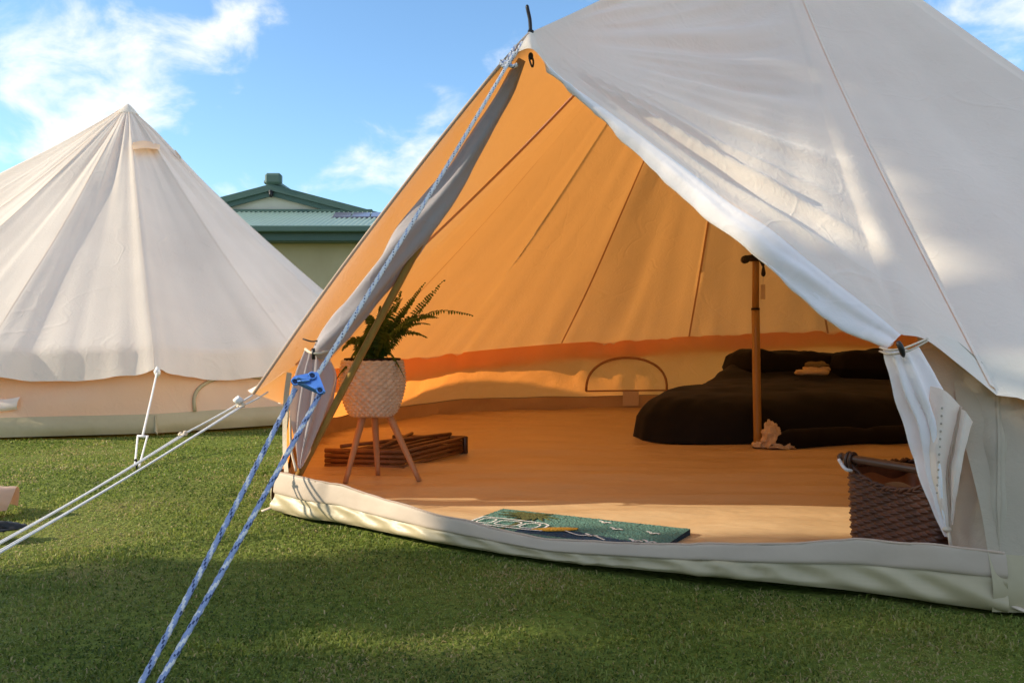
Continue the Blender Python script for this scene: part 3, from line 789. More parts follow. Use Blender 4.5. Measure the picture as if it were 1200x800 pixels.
# ------------------------------------------------------------------ striped rope with its blue tensioner
rope = thing('guy_rope', G(168, 800, 0), 'blue and white flecked rope from the peak of the big tent to the grass', 'rope')
def striped(pts, r, flip=1, k=4, k2=2):
    n = len(pts); seg = 10
    g = tube_grid(pts, r, seg)
    i = np.arange(n)[:, None]; j = np.arange(seg)[None]
    g = pts[:, None] + (g - pts[:, None]) * (1 + 0.09 * np.sin(2 * pi * (i / 5.0 + flip * j / seg)))[..., None]
    v, f, _ = gpart(g, 0, True)
    mi = []
    for a in range(n - 1):
        for b in range(seg):
            q = (a + flip * b * 2 + 5 * (a // 23)) % 17
            mi.append(1 if q < k else (2 if q in (8, 9)[:k2] else 0))
    return (v, f, mi)
RA = P(603, 62, 2.62); RB = P(367, 447, 1.87); peg = G(152, 848, 0.0)
def sagline(a, b, n, s=0.0):
    t = np.linspace(0, 1, n)[:, None]; p = a * (1 - t) + b * t; p[:, 2] -= s * np.sin(pi * t[:, 0]); return p
mesh('upper_rope', [striped(sagline(RA, RB, 330, .008), .0052, 1, 2, 1)], ['ropew', 'ropeb', 'navy'], rope)  # white base paints the sunlit stretch of the rope
kp = [P(598, 74, 2.6), P(593, 78, 2.59), P(588, 76, 2.6), P(588, 72, 2.61), P(594, 74, 2.6), P(600, 78, 2.59), P(606, 76, 2.59)]
mesh('knot', [striped(resample(kp, 60), .006), striped(resample([P(612, 50, 2.68), P(604, 64, 2.63), P(595, 76, 2.6)], 40), .005), striped(resample([P(604, 54, 2.68), P(597, 66, 2.63), P(592, 77, 2.6)], 40), .005)], ['ropew', 'ropeb', 'navy'], rope)
s1 = P(346, 456, 1.86); s2 = P(375, 461, 1.855)
mesh('lower_rope', [striped(sagline(s1, peg + V(-.012, 0, .01), 190, .006), .0054, 1), striped(sagline(s2, peg + V(.016, 0, .01), 190, .004), .0054, -1)], ['ropeb', 'ropew', 'navy'], rope)  # same rope, blue base paints its shaded stretch
# tensioner plate with three holes
def plate(poly, holes, n, th, org, ux, uy, mi=0):
    """rounded polygon plate with round holes (each hole ringed by its own lip)"""
    uz = np.cross(ux, uy)
    pl_ = np.array([org + ux * p[0] + uy * p[1] for p in poly]); k = len(pl_)
    cen = pl_.mean(0)
    inner = cen + (pl_ - cen) * 0.9
    v = np.concatenate([inner + uz * th, pl_ + uz * th * .5, pl_ - uz * th * .5, inner - uz * th])
    f = [list(range(k))] + [[a * k + i, (a + 1) * k + i, (a + 1) * k + (i + 1) % k, a * k + (i + 1) % k] for a in range(3) for i in range(k)] + [list(range(3 * k, 4 * k))[::-1]]
    return (v, f, mi)
def rounded(poly, r, n=6):
    out = []; k = len(poly); poly = [np.array(p, float) for p in poly]
    for i in range(k):
        p, a, b = poly[i], poly[i - 1], poly[(i + 1) % k]
        da = (a - p) / np.linalg.norm(a - p); db = (b - p) / np.linalg.norm(b - p)
        for t in np.linspace(0, 1, n):
            q0, q1 = p + da * r, p + db * r
            out.append((1 - t) ** 2 * q0 + 2 * t * (1 - t) * p + t * t * q1)
    return out
ux = P(378, 464, 1.85) - P(345, 445, 1.85); ux /= np.linalg.norm(ux)
uz_ = V(-.25, -.93, .25); uz_ /= np.linalg.norm(uz_)
uy = np.cross(uz_, ux); uy /= np.linalg.norm(uy)
if uy[2] < 0: uy = -uy
org = P(362, 451, 1.845)
def tp2(x, y): q = P(x, y, 1.845) - org; return (np.dot(q, ux), np.dot(q, uy))
poly = rounded([tp2(340.5, 447), tp2(344, 440.5), tp2(372, 435), tp2(382, 460), tp2(377, 463.5)], .006)
sl = mesh('rope_tensioner', [plate(poly, None, 0, .0022, org, ux, uy)], 'blue', rope)
hl = []
for (x, y) in ((346, 447), (366, 440), (375, 457)):
    t = np.linspace(0, 2 * pi, 24)
    c0 = P(x, y, 1.838)
    ring = np.array([c0 + ux * .0075 * cos(q) + uy * .0065 * sin(q) for q in t])
    hl.append(tube(ring, .0022, 8, 0, False))
mesh('hole_lip', hl, 'blue', sl)
hd = []
for (x, y) in ((346, 447), (366, 440), (375, 457)):
    c0 = P(x, y, 1.8385)
    hd.append((np.array([c0 + ux * .0068 * cos(q) + uy * .0058 * sin(q) for q in np.linspace(0, 2 * pi, 20, endpoint=False)]), [list(range(20))], 0))
for q in hd: mesh('rope_hole', [q], 'navy', sl)
mesh('bent_tab', [box(P(356, 443.5, 1.833), (.030, .006, .010), 0.0, 0, .002), tube([P(349, 447.5, 1.832), P(363, 445, 1.832)], .0045, 10)], 'blue', sl)
mesh('rope_peg', [tube(resample([peg + V(.0, 0, -.1), peg + V(-.01, -.01, .03), peg + V(-.02, -.02, .045), peg + V(-.035, -.02, .03)], 16), .005, 8)], 'iron', rope)

# white guy ropes of the big tent's left corner ------------------------------------
def guy(a, slider, pg, label, sep, r=.0034):
    o = thing('guy_rope', np.array([pg[0], pg[1], 0]), label, 'rope', 'thin white guy ropes')
    mesh('upper_rope', [tube(sagline(a, slider, 24, .004), r, 8)], 'ropew', o)
    side = np.cross(pg - slider, V(0, 0, 1)); side /= np.linalg.norm(side)
    mesh('lower_rope', [tube(sagline(slider - side * sep, pg - side * .008, 30, .006), r, 8), tube(sagline(slider + side * sep + V(0, 0, -.004), pg + side * .008, 30, .010), r, 8)], 'ropew', o)
    d = (pg - slider) / np.linalg.norm(pg - slider)
    m = mesh('slider', [tube(np.array([slider - side * (sep + .008), slider + side * (sep + .008)]), .006, 10, squash=.6), ellipsoid(slider - d * .012, (.009, .009, .009), 8, 10), ellipsoid(slider + side * sep, (.008, .008, .009), 8, 10)], 'strap', o)
    mesh('peg', [tube(resample([pg + V(0, 0, -.08), pg + V(-.005, 0, .03), pg + V(-.02, -.01, .045), pg + V(-.03, -.015, .03)], 12), .004, 8)], 'iron', o)
    return o
pgA = G(-48, 662, 0.005)
g1 = guy(PL + V(-.0, -.01, -.005), P(214, 509, 2.95), pgA, 'white guy rope with slider midway along it, tied to left corner of the big tent', .010)
mesh('corner_toggle', [ellipsoid(P(279, 469, 3.07), (.018, .016, .014), 8, 12, lump=.3)], 'ropew', g1)
pgB = G(-52, 667, 0.005) + V(.03, .03, 0)
g2 = guy(P(314, 459, 3.16), P(282, 476, 3.06), pgB, 'lower white guy rope, its slider close beside left corner of the big tent', .009)

# ------------------------------------------------------------------ far bell tent
tent2 = thing('bell_tent', C2, 'closed pale cream bell tent with hanging skirt, standing further back on the left lawn', 'tent')
AP2 = P(150, 123, 7.83)
DTH = 186.0
S2 = np.arange(-62, 298, 24.0)
def sphase2(th): return np.abs(np.sin((th + 62) / 24 * pi))
th2 = np.linspace(-180, 180, 420)
t2 = np.concatenate([np.linspace(0.006, 1, 54), np.linspace(1.015, 1.10, 8)])
def dd(th): return np.abs((th - DTH + 180) % 360 - 180)
por = np.clip(1 - dd(th2) / 30, 0, 1) ** 1.1
R2 = 2.38 - 0.05 * sphase2(th2) - .25 * por
Z2 = 0.56 - 0.02 * sphase2(th2) + 1.05 * por
asym = vnoise(th2[:, None] * [1, 0, 0] * .045, 1, 55)
RS2 = R2 + .13 - .05 * sphase2(th2); ZS2 = Z2 - .16 - .05 * sphase2(th2) * (1 + .5 * asym)
tt = np.clip(t2, 0, 1)[None]; kk2 = np.clip((t2 - 1) / .10, 0, 1)[None]
r = R2[:, None] * tt - .05 * sphase2(th2)[:, None] * np.sin(pi * tt) * tt
z = AP2[2] + (Z2[:, None] - AP2[2]) * tt - (.07 - .04 * por[:, None]) * np.sin(pi * tt)
r = r * (1 - kk2) + RS2[:, None] * kk2; z = z * (1 - kk2) + ZS2[:, None] * kk2
ax2 = AP2[0] * (1 - tt) + C2[0] * tt; ay2 = AP2[1] * (1 - tt) + C2[1] * tt
g2g = np.stack([ax2 + r * np.cos(np.radians(th2))[:, None], ay2 + r * np.sin(np.radians(th2))[:, None], z], -1)
cth = th2[:, None] * 0.085 + 0 * t2[None]
hh = 0.020 * fbm(np.stack([cth + 3.3, t2[None] * 0.9 + 0 * cth], -1), 1.0, 3, 91) * sstep(.05, .5, t2)[None]
hh += 0.012 * fbm(np.stack([cth * 4, t2[None] * 1.3 + 0 * cth], -1), 1.0, 2, 92) * (sstep(.6, 1.05, t2)[None] + .35)
sh = np.abs(((th2 + 62 + 12) % 24) - 12)
hh += (0.003 + 0.022 * np.exp(-((th2 + 62) / 6) ** 2))[:, None] * np.exp(-(sh / 1.6) ** 2)[:, None] * sstep(.02, .3, t2)[None]
hh += 0.022 * vnoise(np.stack([cth * 2.2, .4 * t2[None] + 0 * cth], -1), 1.0, 97) * sstep(.02, .12, t2)[None] * sstep(.7, .2, t2)[None]
hh[0] = hh[-1]
n2 = gnormals(g2g); 
if n2[210, 30] @ (g2g[210, 30] - np.array([C2[0], C2[1], 0.5])) < 0: hh = -hh
g2g = displace(g2g, hh)
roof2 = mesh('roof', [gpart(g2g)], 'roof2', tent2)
st2 = []
for q in S2:
    qq = ((q + 180) % 360) - 180; i = int(np.argmin(np.abs(th2 - qq))); i = min(max(i, 1), len(th2) - 2)
    ln_ = g2g[i]; nb_ = g2g[i + 1] - g2g[i - 1]; nb_ /= np.linalg.norm(nb_, axis=1, keepdims=True) + 1e-9
    ou = ln_ - np.array([C2[0], C2[1], 1.0]); ou /= np.linalg.norm(ou, axis=1, keepdims=True)
    st2.append(gpart(np.stack([ln_ - nb_ * .011 - ou * .008, ln_ + nb_ * .011 - ou * .008], 1)))
    st2.append(gpart(np.stack([ln_ - nb_ * .003 + ou * .003, ln_ + nb_ * .003 + ou * .003], 1)))
mesh('seam_tape', st2, 'roof2', roof2)
mesh('roof_cap', [tube(resample([AP2 + V(0, 0, -.10), AP2 + V(0, 0, -.03), AP2 + V(0, 0, .012)], 8), [.10, .088, .07, .055, .04, .028, .014, .003], 16)], 'roof2', roof2)
# little ventilation hood under the apex
vd = lambda x, y, o=0.0: P(x, y, 7.45 + o)
def on_roof2(x, y, lift):
    ray = P(x, y, 1.0) - V(0, 0, CAMZ)
    o = V(0, 0, CAMZ); best = None
    g = g2g.reshape(-1, 3) - o
    t = g @ ray / (ray @ ray); dist = np.linalg.norm(g - t[:, None] * ray, axis=1)
    i = np.argsort(dist)[:40]; j = i[np.argmin(t[i])]
    return o + ray * (t[j] - lift)
hv = sheet([[on_roof2(156, 167, .01), on_roof2(170, 165, .01), on_roof2(188, 170, .01)], [on_roof2(155, 171, .07), on_roof2(170, 171.5, .10), on_roof2(187, 174, .06)], [on_roof2(156, 175, .06), on_roof2(170, 174, .09), on_roof2(187, 175, .05)]], 10, 20)
mesh('vent_hood', [gpart(hv)], 'wall2', roof2)
hv2 = sheet([[on_roof2(204, 176, .0), on_roof2(211, 183, .0)], [on_roof2(206, 176, .10), on_roof2(212.5, 184, .10)], [on_roof2(205, 179, .05), on_roof2(212, 187, .05)]], 8, 8)
mesh('vent_hood', [gpart(hv2)], 'roof2', roof2)
# wall + groundsheet
rb2 = R2 + .12 + .25 * por; tb2 = .135 + .02 * asym
def ring(th, rads, zz):
    th, rads, zz = np.broadcast_arrays(np.asarray(th, float), rads, zz)
    return np.stack([C2[0] + rads * np.cos(np.radians(th)), C2[1] + rads * np.sin(np.radians(th)), zz], -1)
ks = np.linspace(0, 1, 18)
w2 = np.array([ring(th2, (rb2 - .03) * (1 - k) + (R2 - .05) * k, tb2 * (1 - k) + (Z2 - .004) * k) for k in ks])
w2w = 0.030 * fbm(np.stack([th2[None] * .12 + 0 * ks[:, None], ks[:, None] * 1.2 + 0 * th2[None]], -1), 1.0, 3, 95)
w2w[:, 0] = w2w[:, -1]
w2 = displace(w2, w2w * np.sin(pi * ks)[:, None])
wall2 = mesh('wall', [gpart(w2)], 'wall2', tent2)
k8 = np.linspace(0, 1, 8)
b2 = np.array([ring(th2, rb2 - .03 * k + .015 * sin(pi * k), tb2 * k) for k in k8])
b2w = 0.022 * fbm(b2, 2.2, 3, 96) ; b2w[:, 0] = b2w[:, -1]
b2 = displace(b2, b2w * np.sin(pi * np.linspace(.05, 1, 8))[:, None])
gs2 = mesh('groundsheet', [gpart(b2)], 'pvc2', tent2)
lp2 = []
for s in S2:
    if -120 < s < 10:
        rl = float(np.interp(s, th2, rb2)); c0 = ring(s, rl + .02, .02); c1 = ring(s, rl + .07, .005); cu_ = ring(s, rl - .01, .12)
        lp2.append(tube(resample([cu_, c0, c1], 10), [.004, .010, .014, .016, .017, .017, .016, .014, .012, .010], 8, squash=.5))
for q in lp2: mesh('peg_loop', [q], 'pvc2', gs2)
# arched window and pocket flap on its wall
def w2pt(th, z, off=.008):
    th = np.asarray(th, float); z = np.asarray(z, float)
    th, z = np.broadcast_arrays(th, z)
    zt = np.interp(th, th2, Z2) - .004; zb = np.interp(th, th2, tb2)
    k = np.clip((z - zb) / (zt - zb), 0, 1) * (len(ks) - 1)
    rad2 = np.hypot(w2[..., 0] - C2[0], w2[..., 1] - C2[1])
    fi_ = np.clip((th + 180) / 360 * (len(th2) - 1), 0, len(th2) - 1.001)
    i0 = np.floor(np.clip(k, 0, len(ks) - 1.001)).astype(int); j0 = np.floor(fi_).astype(int); a0 = k - i0; b0 = fi_ - j0
    rr__ = (rad2[i0, j0] * (1 - a0) + rad2[i0 + 1, j0] * a0) * (1 - b0) + (rad2[i0, j0 + 1] * (1 - a0) + rad2[i0 + 1, j0 + 1] * a0) * b0 + off
    return ring(th, rr__, z)
def th_at(x):
    """bearing on the far tent's wall seen in image column x"""
    cand = np.linspace(-150, 30, 1801); q = w2pt(cand, .3); s = q[:, 0] / q[:, 1] * F + 600
    ok = (q[:, 0] - C2[0]) * (0 - q[:, 0]) + (q[:, 1] - C2[1]) * (0 - q[:, 1]) > 0
    return float(cand[ok][np.argmin(np.abs(s[ok] - x))])
ta, tb_ = th_at(226), th_at(330); wc2, wh2 = (ta + tb_) / 2, abs(tb_ - ta) / 2
arc2 = w2pt(wc2 + wh2 * np.cos(a), 0.13 + .225 * np.sin(a) ** .55)
mesh('half_moon_window', [tube(arc2, .013, 8)], 'pvc2', wall2)
tf = np.linspace(th_at(-25), th_at(26), 12)
pk = np.array([w2pt(tf, np.full(12, z) + .008 * np.sin(tf), o) for z, o in ((.245, .02), (.225, .045), (.19, .05), (.17, .025))])
mesh('pocket_flap', [gpart(resample(pk, 10))], 'roof2', wall2)
# its guy rope, tied to the eave in front
e0 = roof2_e = ring(-62.0, float(np.interp(-62, th2, RS2)) + .01, float(np.interp(-62, th2, ZS2)))
sl2 = P(167, 511, 4.62); 
g3 = thing('guy_rope', G(162, 547), 'short white guy rope with crossbar slider, standing before the far tent', 'rope', 'thin white guy ropes')
e0p = P(184, 436, 5.33)
mesh('upper_rope', [tube(sagline(e0p, sl2, 20, .004), .006, 8), ellipsoid(e0p, (.02, .02, .03), 8, 10, lump=.3)], 'ropew', g3)
mesh('slider', [tube(np.array([sl2 - V(.028, 0, 0), sl2 + V(.030, 0, -.002)]), .008, 10)], 'ropew', g3)
mesh('lower_rope', [tube(sagline(sl2 - V(.026, 0, 0), G(158, 546), 14), .005, 8), tube(sagline(sl2 + V(.026, 0, 0), G(163, 547), 14), .005, 8)], 'ropew', g3)
mesh('peg', [tube(resample([G(160, 547) + V(0, 0, -.05), G(160, 547) + V(0, 0, .03), G(160, 547) + V(.0, -.02, .035)], 8), .005, 8)], 'iron', g3)
fth2 = np.linspace(-pi, pi, 60)
mesh('floor_sheet', [gpart(np.array([np.stack([C2[0] + q * np.cos(fth2), C2[1] + q * np.sin(fth2), np.full(60, .012)], -1) for q in (.05, 1.2, 2.35)]))], 'floor', tent2)
mesh('centre_pole', [tube([C2 + V(0, 0, .01), AP2 - V(0, 0, .05)], .02, 12)], 'pole', tent2)

# ------------------------------------------------------------------ house behind
HY = 17.5; HX = -5.6; EZ = 2.92; HW = 4.6; PIT = 0.27; GD = 2.4
house = thing('house', (HX, HY + 4, 0), 'beige house with dark green gutters and pale green corrugated roof, behind the tents', 'house')
GB = HW - GD
mesh('wall', [box((HX, HY + 4.0, 1.33), (2 * HW - 1.0, 7.1, 2.66))], 'hwall', house, smooth=False)
# corrugated roof planes
def corr(a, b, c, d, n, wave, amp, m=2):
    """quad a-b (bottom edge), d-c (top edge), corrugation running from bottom to top"""
    L = np.linalg.norm(b - a); n = int(L / wave * 4)
    t = np.linspace(0, 1, n + 1)[:, None]
    lo_, hi_ = a * (1 - t) + b * t, d * (1 - t) + c * t
    nrm = np.cross(b - a, d - a); nrm /= np.linalg.norm(nrm); nrm = nrm if nrm[2] > 0 else -nrm
    return lo_, hi_, nrm
def corr_plane(a, b, dirup, lo_f, top_f, wave=.11, amp=.024):
    L = np.linalg.norm(b - a); n = int(L / wave * 6); s = np.linspace(0, L, n + 1); e = (b - a) / L
    nrm = np.cross(e, dirup); nrm /= np.linalg.norm(nrm); nrm = nrm if nrm[2] > 0 else -nrm
    base = a + s[:, None] * e
    w = (amp * np.sin(s / wave * 2 * pi))[:, None] * nrm
    return np.stack([base + w, base + w + dirup * np.maximum(top_f(s), 0.001)[:, None]], 0)
up_f = V(0, 1, PIT)
fl_ = corr_plane(V(HX - HW, HY - .02, EZ), V(HX + HW, HY - .02, EZ), up_f, None, lambda s: np.minimum(np.minimum(s, 2 * HW - s), GD + .05))
RL = 9.0
sd_r = corr_plane(V(HX + HW, HY, EZ), V(HX + HW, HY + RL, EZ), V(-1, 0, PIT), None, lambda s: np.where(s < GD, s, HW))
sd_l = corr_plane(V(HX - HW, HY, EZ), V(HX - HW, HY + RL, EZ), V(1, 0, PIT), None, lambda s: np.where(s < GD, s, HW))
rf = mesh('roof', [gpart(fl_), gpart(sd_r), gpart(sd_l)], 'croof', house)
GY = HY + GD; GZ = EZ + GD * PIT; AZ = EZ + HW * PIT
mesh('gable', [(np.array([[HX - GB, GY + .06, GZ], [HX + GB, GY + .06, GZ], [HX, GY + .06, AZ], [HX - GB, GY + .16, GZ], [HX + GB, GY + .16, GZ], [HX, GY + .16, AZ]]), [[0, 1, 2], [5, 4, 3], [0, 3, 4, 1], [1, 4, 5, 2], [2, 5, 3, 0]])], 'gable', house, smooth=False)
bb = []
for sgx in (-1, 1):
    p0, p1 = V(HX, GY - .1, AZ + .05), V(HX + sgx * (GB + .35), GY - .1, GZ - .35 * PIT + .07)
    for (o, dz, th_) in ((0, 0, .15), (.06, -.15, .12)):
        q = [p0 + V(0, o, dz), p1 + V(0, o, dz), p1 + V(0, o, dz - th_), p0 + V(0, o, dz - th_)]
        v = np.array(q + [x + V(0, .06, 0) for x in q]); bb.append((v, [[0, 1, 2, 3], [7, 6, 5, 4], [0, 4, 5, 1], [1, 5, 6, 2], [2, 6, 7, 3], [3, 7, 4, 0]], 0))
mesh('barge_board', bb, 'green', rf, smooth=False)
mesh('ridge_cap', [box((HX, GY + 3.2, AZ + .10), (.34, 6.6, .10), 0, 0, .03), box((HX + .06, GY - .06, AZ + .17), (.38, .2, .26), 0, 0, .05)], 'green', rf, smooth=False)
mesh('flashing', [box((HX, GY - .02, GZ + .03), (2 * GB + .3, .1, .07), 0, 0, .01)], 'green', rf, smooth=False)
gt = mesh('gutter', [box((HX, HY - .08, EZ - .06), (2 * HW + .2, .13, .13), 0, 0, .02), box((HX + HW + .06, HY + 4.4, EZ - .06), (.13, 8.8, .13), 0, 0, .02)], 'green', house, smooth=False)
mesh('fascia', [box((HX, HY + .03, EZ - .2), (2 * HW, .05, .16)), box((HX, HY + .28, EZ - .29), (2 * HW - .1, .46, .02))], 'green', house, smooth=False)
mesh('gable_lamp', [ellipsoid((HX + .02, GY - .14, AZ - .2), (.05, .06, .07)), box((HX, GY - .06, AZ - .14), (.1, .1, .12), 0, 0, .02)], 'iron', house)
sp_ = []
for i in range(3):
    x0 = HX + 1.65 + i * .42; y0 = HY + 1.3
    c = [V(x0, y0, EZ + 1.3 * PIT + .045), V(x0 + .39, y0, EZ + 1.3 * PIT + .045), V(x0 + .39 - .1, y0 + .75, EZ + 2.05 * PIT + .045), V(x0 - .1, y0 + .75, EZ + 2.05 * PIT + .045)]
    v = np.array(c + [q - V(0, 0, .03) for q in c]); sp_.append((v, [[0, 1, 2, 3], [7, 6, 5, 4], [0, 4, 5, 1], [1, 5, 6, 2], [2, 6, 7, 3], [3, 7, 4, 0]], 0))
mesh('roof_panel', sp_, 'solar', house, smooth=False)

# ------------------------------------------------------------------ furniture inside
# planter on three legs
pcx = V(-.605, 3.70, 0)
planter = thing('plant_stand', pcx, 'whitewashed wicker planter on three wooden legs just inside the doorway', 'planter')
prof = resample([(0.075, .284), (.100, .300), (.122, .350), (.136, .405), (.139, .445), (.134, .490), (.129, .520)], 110)
pa = np.linspace(0, 2 * pi, 26 * 8, endpoint=False)
rowi = (prof[:, 1] - .284) / .236 * 17
wv_ = 0.0048 * np.sin(pa[None] * 26 + pi * np.floor(rowi)[:, None]) * np.abs(np.sin(pi * rowi))[:, None] + 0.003 * np.abs(np.sin(pi * rowi))[:, None]
R_ = prof[:, 0][:, None] + wv_
pg_ = np.stack([pcx[0] + R_ * np.cos(pa), pcx[1] + R_ * np.sin(pa), prof[:, 1][:, None] + 0 * R_ + 0.002 * np.sin(pa * 3)[None]], -1)
def lathe(c, pr, n=48, mi=0):
    t = np.linspace(0, 2 * pi, n, endpoint=False)
    pr = np.asarray(pr, float)
    return gpart(np.stack([c[0] + pr[:, 0][:, None] * np.cos(t), c[1] + pr[:, 0][:, None] * np.sin(t), c[2] + pr[:, 1][:, None] + 0 * t], -1), mi, True)
rimt = np.linspace(0, 2 * pi, 80)
rim = np.stack([pcx[0] + .128 * np.cos(rimt), pcx[1] + .128 * np.sin(rimt), .521 + .002 * np.sin(rimt * 24)], -1)
mesh('pot', [gpart(pg_, 0, True), tube(rim, .0075, 8, 0, False), lathe(pcx, [(.001, .285), (.078, .285)]), lathe(pcx, [(.120, .520), (.118, .47), (.115, .40)])], 'wick', planter)
mesh('soil', [gpart(np.array([np.stack([pcx[0] + q * np.cos(rimt), pcx[1] + q * np.sin(rimt), .505 + .01 * vnoise(np.stack([q * np.cos(rimt), q * np.sin(rimt)], -1), 40, 2)], -1) for q in np.linspace(.002, .120, 12)])),
              lathe(pcx, [(.121, .50), (.122, .536), (.116, .537), (.115, .50)])], 'soil', planter)
for (tx, ty, bx, by) in ((428, 486, 404.5, 566), (436, 486, 443, 557.5), (450, 486, 491.5, 563.5)):
    b = G(bx, by, .014); t = pcx + (b - pcx) * .35; t[2] = .295
    mesh('leg', [tube(resample([b, t], 8), np.linspace(.0105, .0165, 8), 12)], 'leg', planter)

# fern
fern = thing('fern', pcx + V(0, 0, .51), 'green potted fern with arching fronds in the wicker planter', 'plant')
def frond(base, ctrl, tip, wid, n=42, seed=0):
    rs = np.random.default_rng(seed)
    t = np.linspace(0, 1, n)[:, None]
    c = (1 - t) ** 2 * base + 2 * t * (1 - t) * ctrl + t ** 2 * tip
    c += 0.006 * np.stack([vnoise(c, 9, seed), vnoise(c, 9, seed + 1), vnoise(c, 9, seed + 2)], -1)
    parts = [tube(c, np.linspace(.0022, .0008, n), 5)]
    tn = [np.full(n * 5, .55)]
    T = np.gradient(c, axis=0); T /= np.linalg.norm(T, axis=1, keepdims=True)
    sd = np.cross(T, V(0, 0, 1)); sd /= np.linalg.norm(sd, axis=1, keepdims=True) + 1e-6
    roll = rs.uniform(-.9, .9)
    upn = np.cross(sd, T)
    sd = sd * cos(roll) + upn * sin(roll)
    for i in range(3, n):
        k = i / n
        L = wid * (0.35 + 1.0 * min(k * 3.5, 1)) * (1 - k ** 2.2) * .9 + .004
        for s in (-1, 1):
            if rs.random() < .05: continue
            ll = L * rs.uniform(.75, 1.15)
            d = sd[i] * s * .92 + T[i] * rs.uniform(.25, .5) - V(0, 0, rs.uniform(.1, .45))
            d /= np.linalg.norm(d)
            wv2 = T[i] * .0044 * rs.uniform(.8, 1.3)
            p0 = c[i]; p1 = p0 + d * ll * .5; p2 = p0 + d * ll - V(0, 0, ll * .22)
            v = np.array([p0 - wv2 * .5, p0 + wv2 * .5, p1 + wv2 * 1.1, p2, p1 - wv2 * .9])
            parts.append((v, [[0, 1, 2, 4], [4, 2, 3]], 0)); tn.append(np.full(5, rs.uniform(.1, .9)))
    return parts, np.concatenate(tn)
fl0 = pcx + V(0, 0, .51)
tips = [(498, 331, 3.66), (521, 329, 3.60), (552, 369, 3.55), (503, 381, 3.58), (500, 394, 3.66), (394, 444, 3.60), (401, 410, 3.72), (432, 384, 3.8), (476, 366, 3.75), (470, 350, 3.85), (445, 360, 3.62), (424, 396, 3.50), (488, 372, 3.50), (462, 378, 3.95), (410, 425, 3.85), (472, 440, 3.60)]
tips += [(492, 340, 3.72), (470, 342, 3.6), (505, 350, 3.8), (460, 400, 3.5), (430, 372, 3.7), (418, 432, 3.55), (455, 350, 3.72), (486, 348, 3.7), (440, 378, 3.55), (415, 405, 3.6), (512, 372, 3.75)]
for i, (x, y, d) in enumerate(tips):
    tip = P(x, y, d)
    bs = fl0 + V(random.uniform(-.05, .05), random.uniform(-.05, .05), 0)
    lift = .10 + .10 * random.random() if y > 365 else .03
    ct = bs * .55 + tip * .45 + V(0, 0, lift)
    if i == 2: ct = P(492, 346, 3.62)
    pr, tn = frond(bs, ct, tip, .026 if i < 5 else .030, seed=100 + i)
    mesh('frond', pr, 'fern', fern, smooth=False, tint=tn)

# folded wooden rack on the floor
rack = thing('wooden_rack', (-.6, 4.3, .01), 'folded brown slatted wooden rack lying on the tent floor behind the planter', 'rack')
cA, cB, cC = G(381, 548, .012), G(474, 550, .012), G(545, 531, .012); cD = cA + (cC - cB)
for k in range(4):
    z = .012 + .012 + k * .0235
    def at(p): return np.array([p[0], p[1], z])
    rails = [tube(np.array([at(cA), at(cB)]), .0112, 8), tube(np.array([at(cD), at(cC)]), .0112, 8)] if k % 1 == 0 else []
    for s in np.linspace(0.03, .97, 6 if k in (1, 3) else 4):
        p, q = cA * (1 - s) + cB * s, cD * (1 - s) + cC * s
        if k < 3 or s > .3: rails.append(tube(np.array([at(p) , at(q)]), .0085, 8))
    mesh('slat_frame', rails, 'rack', rack)
mesh('cross_bar', [tube(np.array([cA * .3 + cB * .7 + V(0, 0, .103), cD * .75 + cC * .25 + V(0, 0, .103)]), .009, 8), tube(np.array([cA * .8 + cB * .2 + V(0, 0, .103), cD * .2 + cC * .8 + V(0, 0, .103)]), .009, 8)], 'rack', rack)
for c_ in (cC, cD):
    mesh('end_block', [box((c_[0], c_[1], .058), (.024, .03, .092), .4, 0, .004)], 'rod', rack)
for q in (cB + V(-.01, .0, .004), cC + V(-.02, -.01, .004)): mesh('foot', [ellipsoid(q, (.012, .012, .006), 8, 10)], 'blackp', rack)

# air bed under a black blanket
bedc = V(1.95, 5.85, 0)
outl = [(.76, 5.17), (.96, 4.98), (1.35, 4.90), (2.0, 4.95), (2.62, 5.05), (2.92, 5.6), (3.0, 6.3), (2.7, 6.85), (2.2, 6.95), (1.76, 6.78), (1.42, 6.3), (1.12, 5.8), (.83, 5.45)]
bo = resample(np.array(outl), 160, True)
rho_ = np.linspace(0.02, 1, 50)
bx_ = bedc[:2] + rho_[:, None, None] * (bo[None] - bedc[:2])
hb = .275 + .05 * sstep(5.0, 6.2, bx_[..., 1]) + .13 * sstep(6.0, 6.55, bx_[..., 1])
zz = hb * (1 - rho_[:, None] ** 9) ** .42
b3 = np.concatenate([bx_, zz[..., None] + .012], -1)
bl = 0.016 * fbm(b3, 2.6, 3, 101) + .020 * (.4 - np.sqrt(fbm(b3 + .1 * vnoise(b3, 3, 8)[..., None], 3.1, 2, 105) ** 2 + .01)) + 0.006 * fbm(b3, 8, 2, 102) + .006 * np.sin(np.arctan2(bx_[..., 1] - bedc[1], bx_[..., 0] - bedc[0]) * 40 + 3 * fbm(b3, 2, 2, 9)) * sstep(.75, 1, rho_)[:, None]
b3 = displace(b3, np.abs(bl) * .8)
b3[..., 2] = np.maximum(b3[..., 2], .006)
bed = thing('air_bed', bedc, 'low air bed under a black blanket at the back of the tent', 'bed')
mesh('blanket', [gpart(b3, 0, True)], 'black', bed)
fd = resample([G(905, 524, .02) + V(0, -.03, 0), G(960, 521, .02) + V(0, -.05, .0), G(1020, 519, .02) + V(0, -.05, 0), G(1070, 517, .02) + V(0, -.03, 0)], 30)
mesh('blanket_fold', [tube(fd + V(0, .0, .045), np.interp(np.linspace(0, 1, 30), [0, .1, .5, .62, .7, 1], [.02, .055, .06, .045, .058, .055]), 14, squash=1.0)], 'black2', bed)
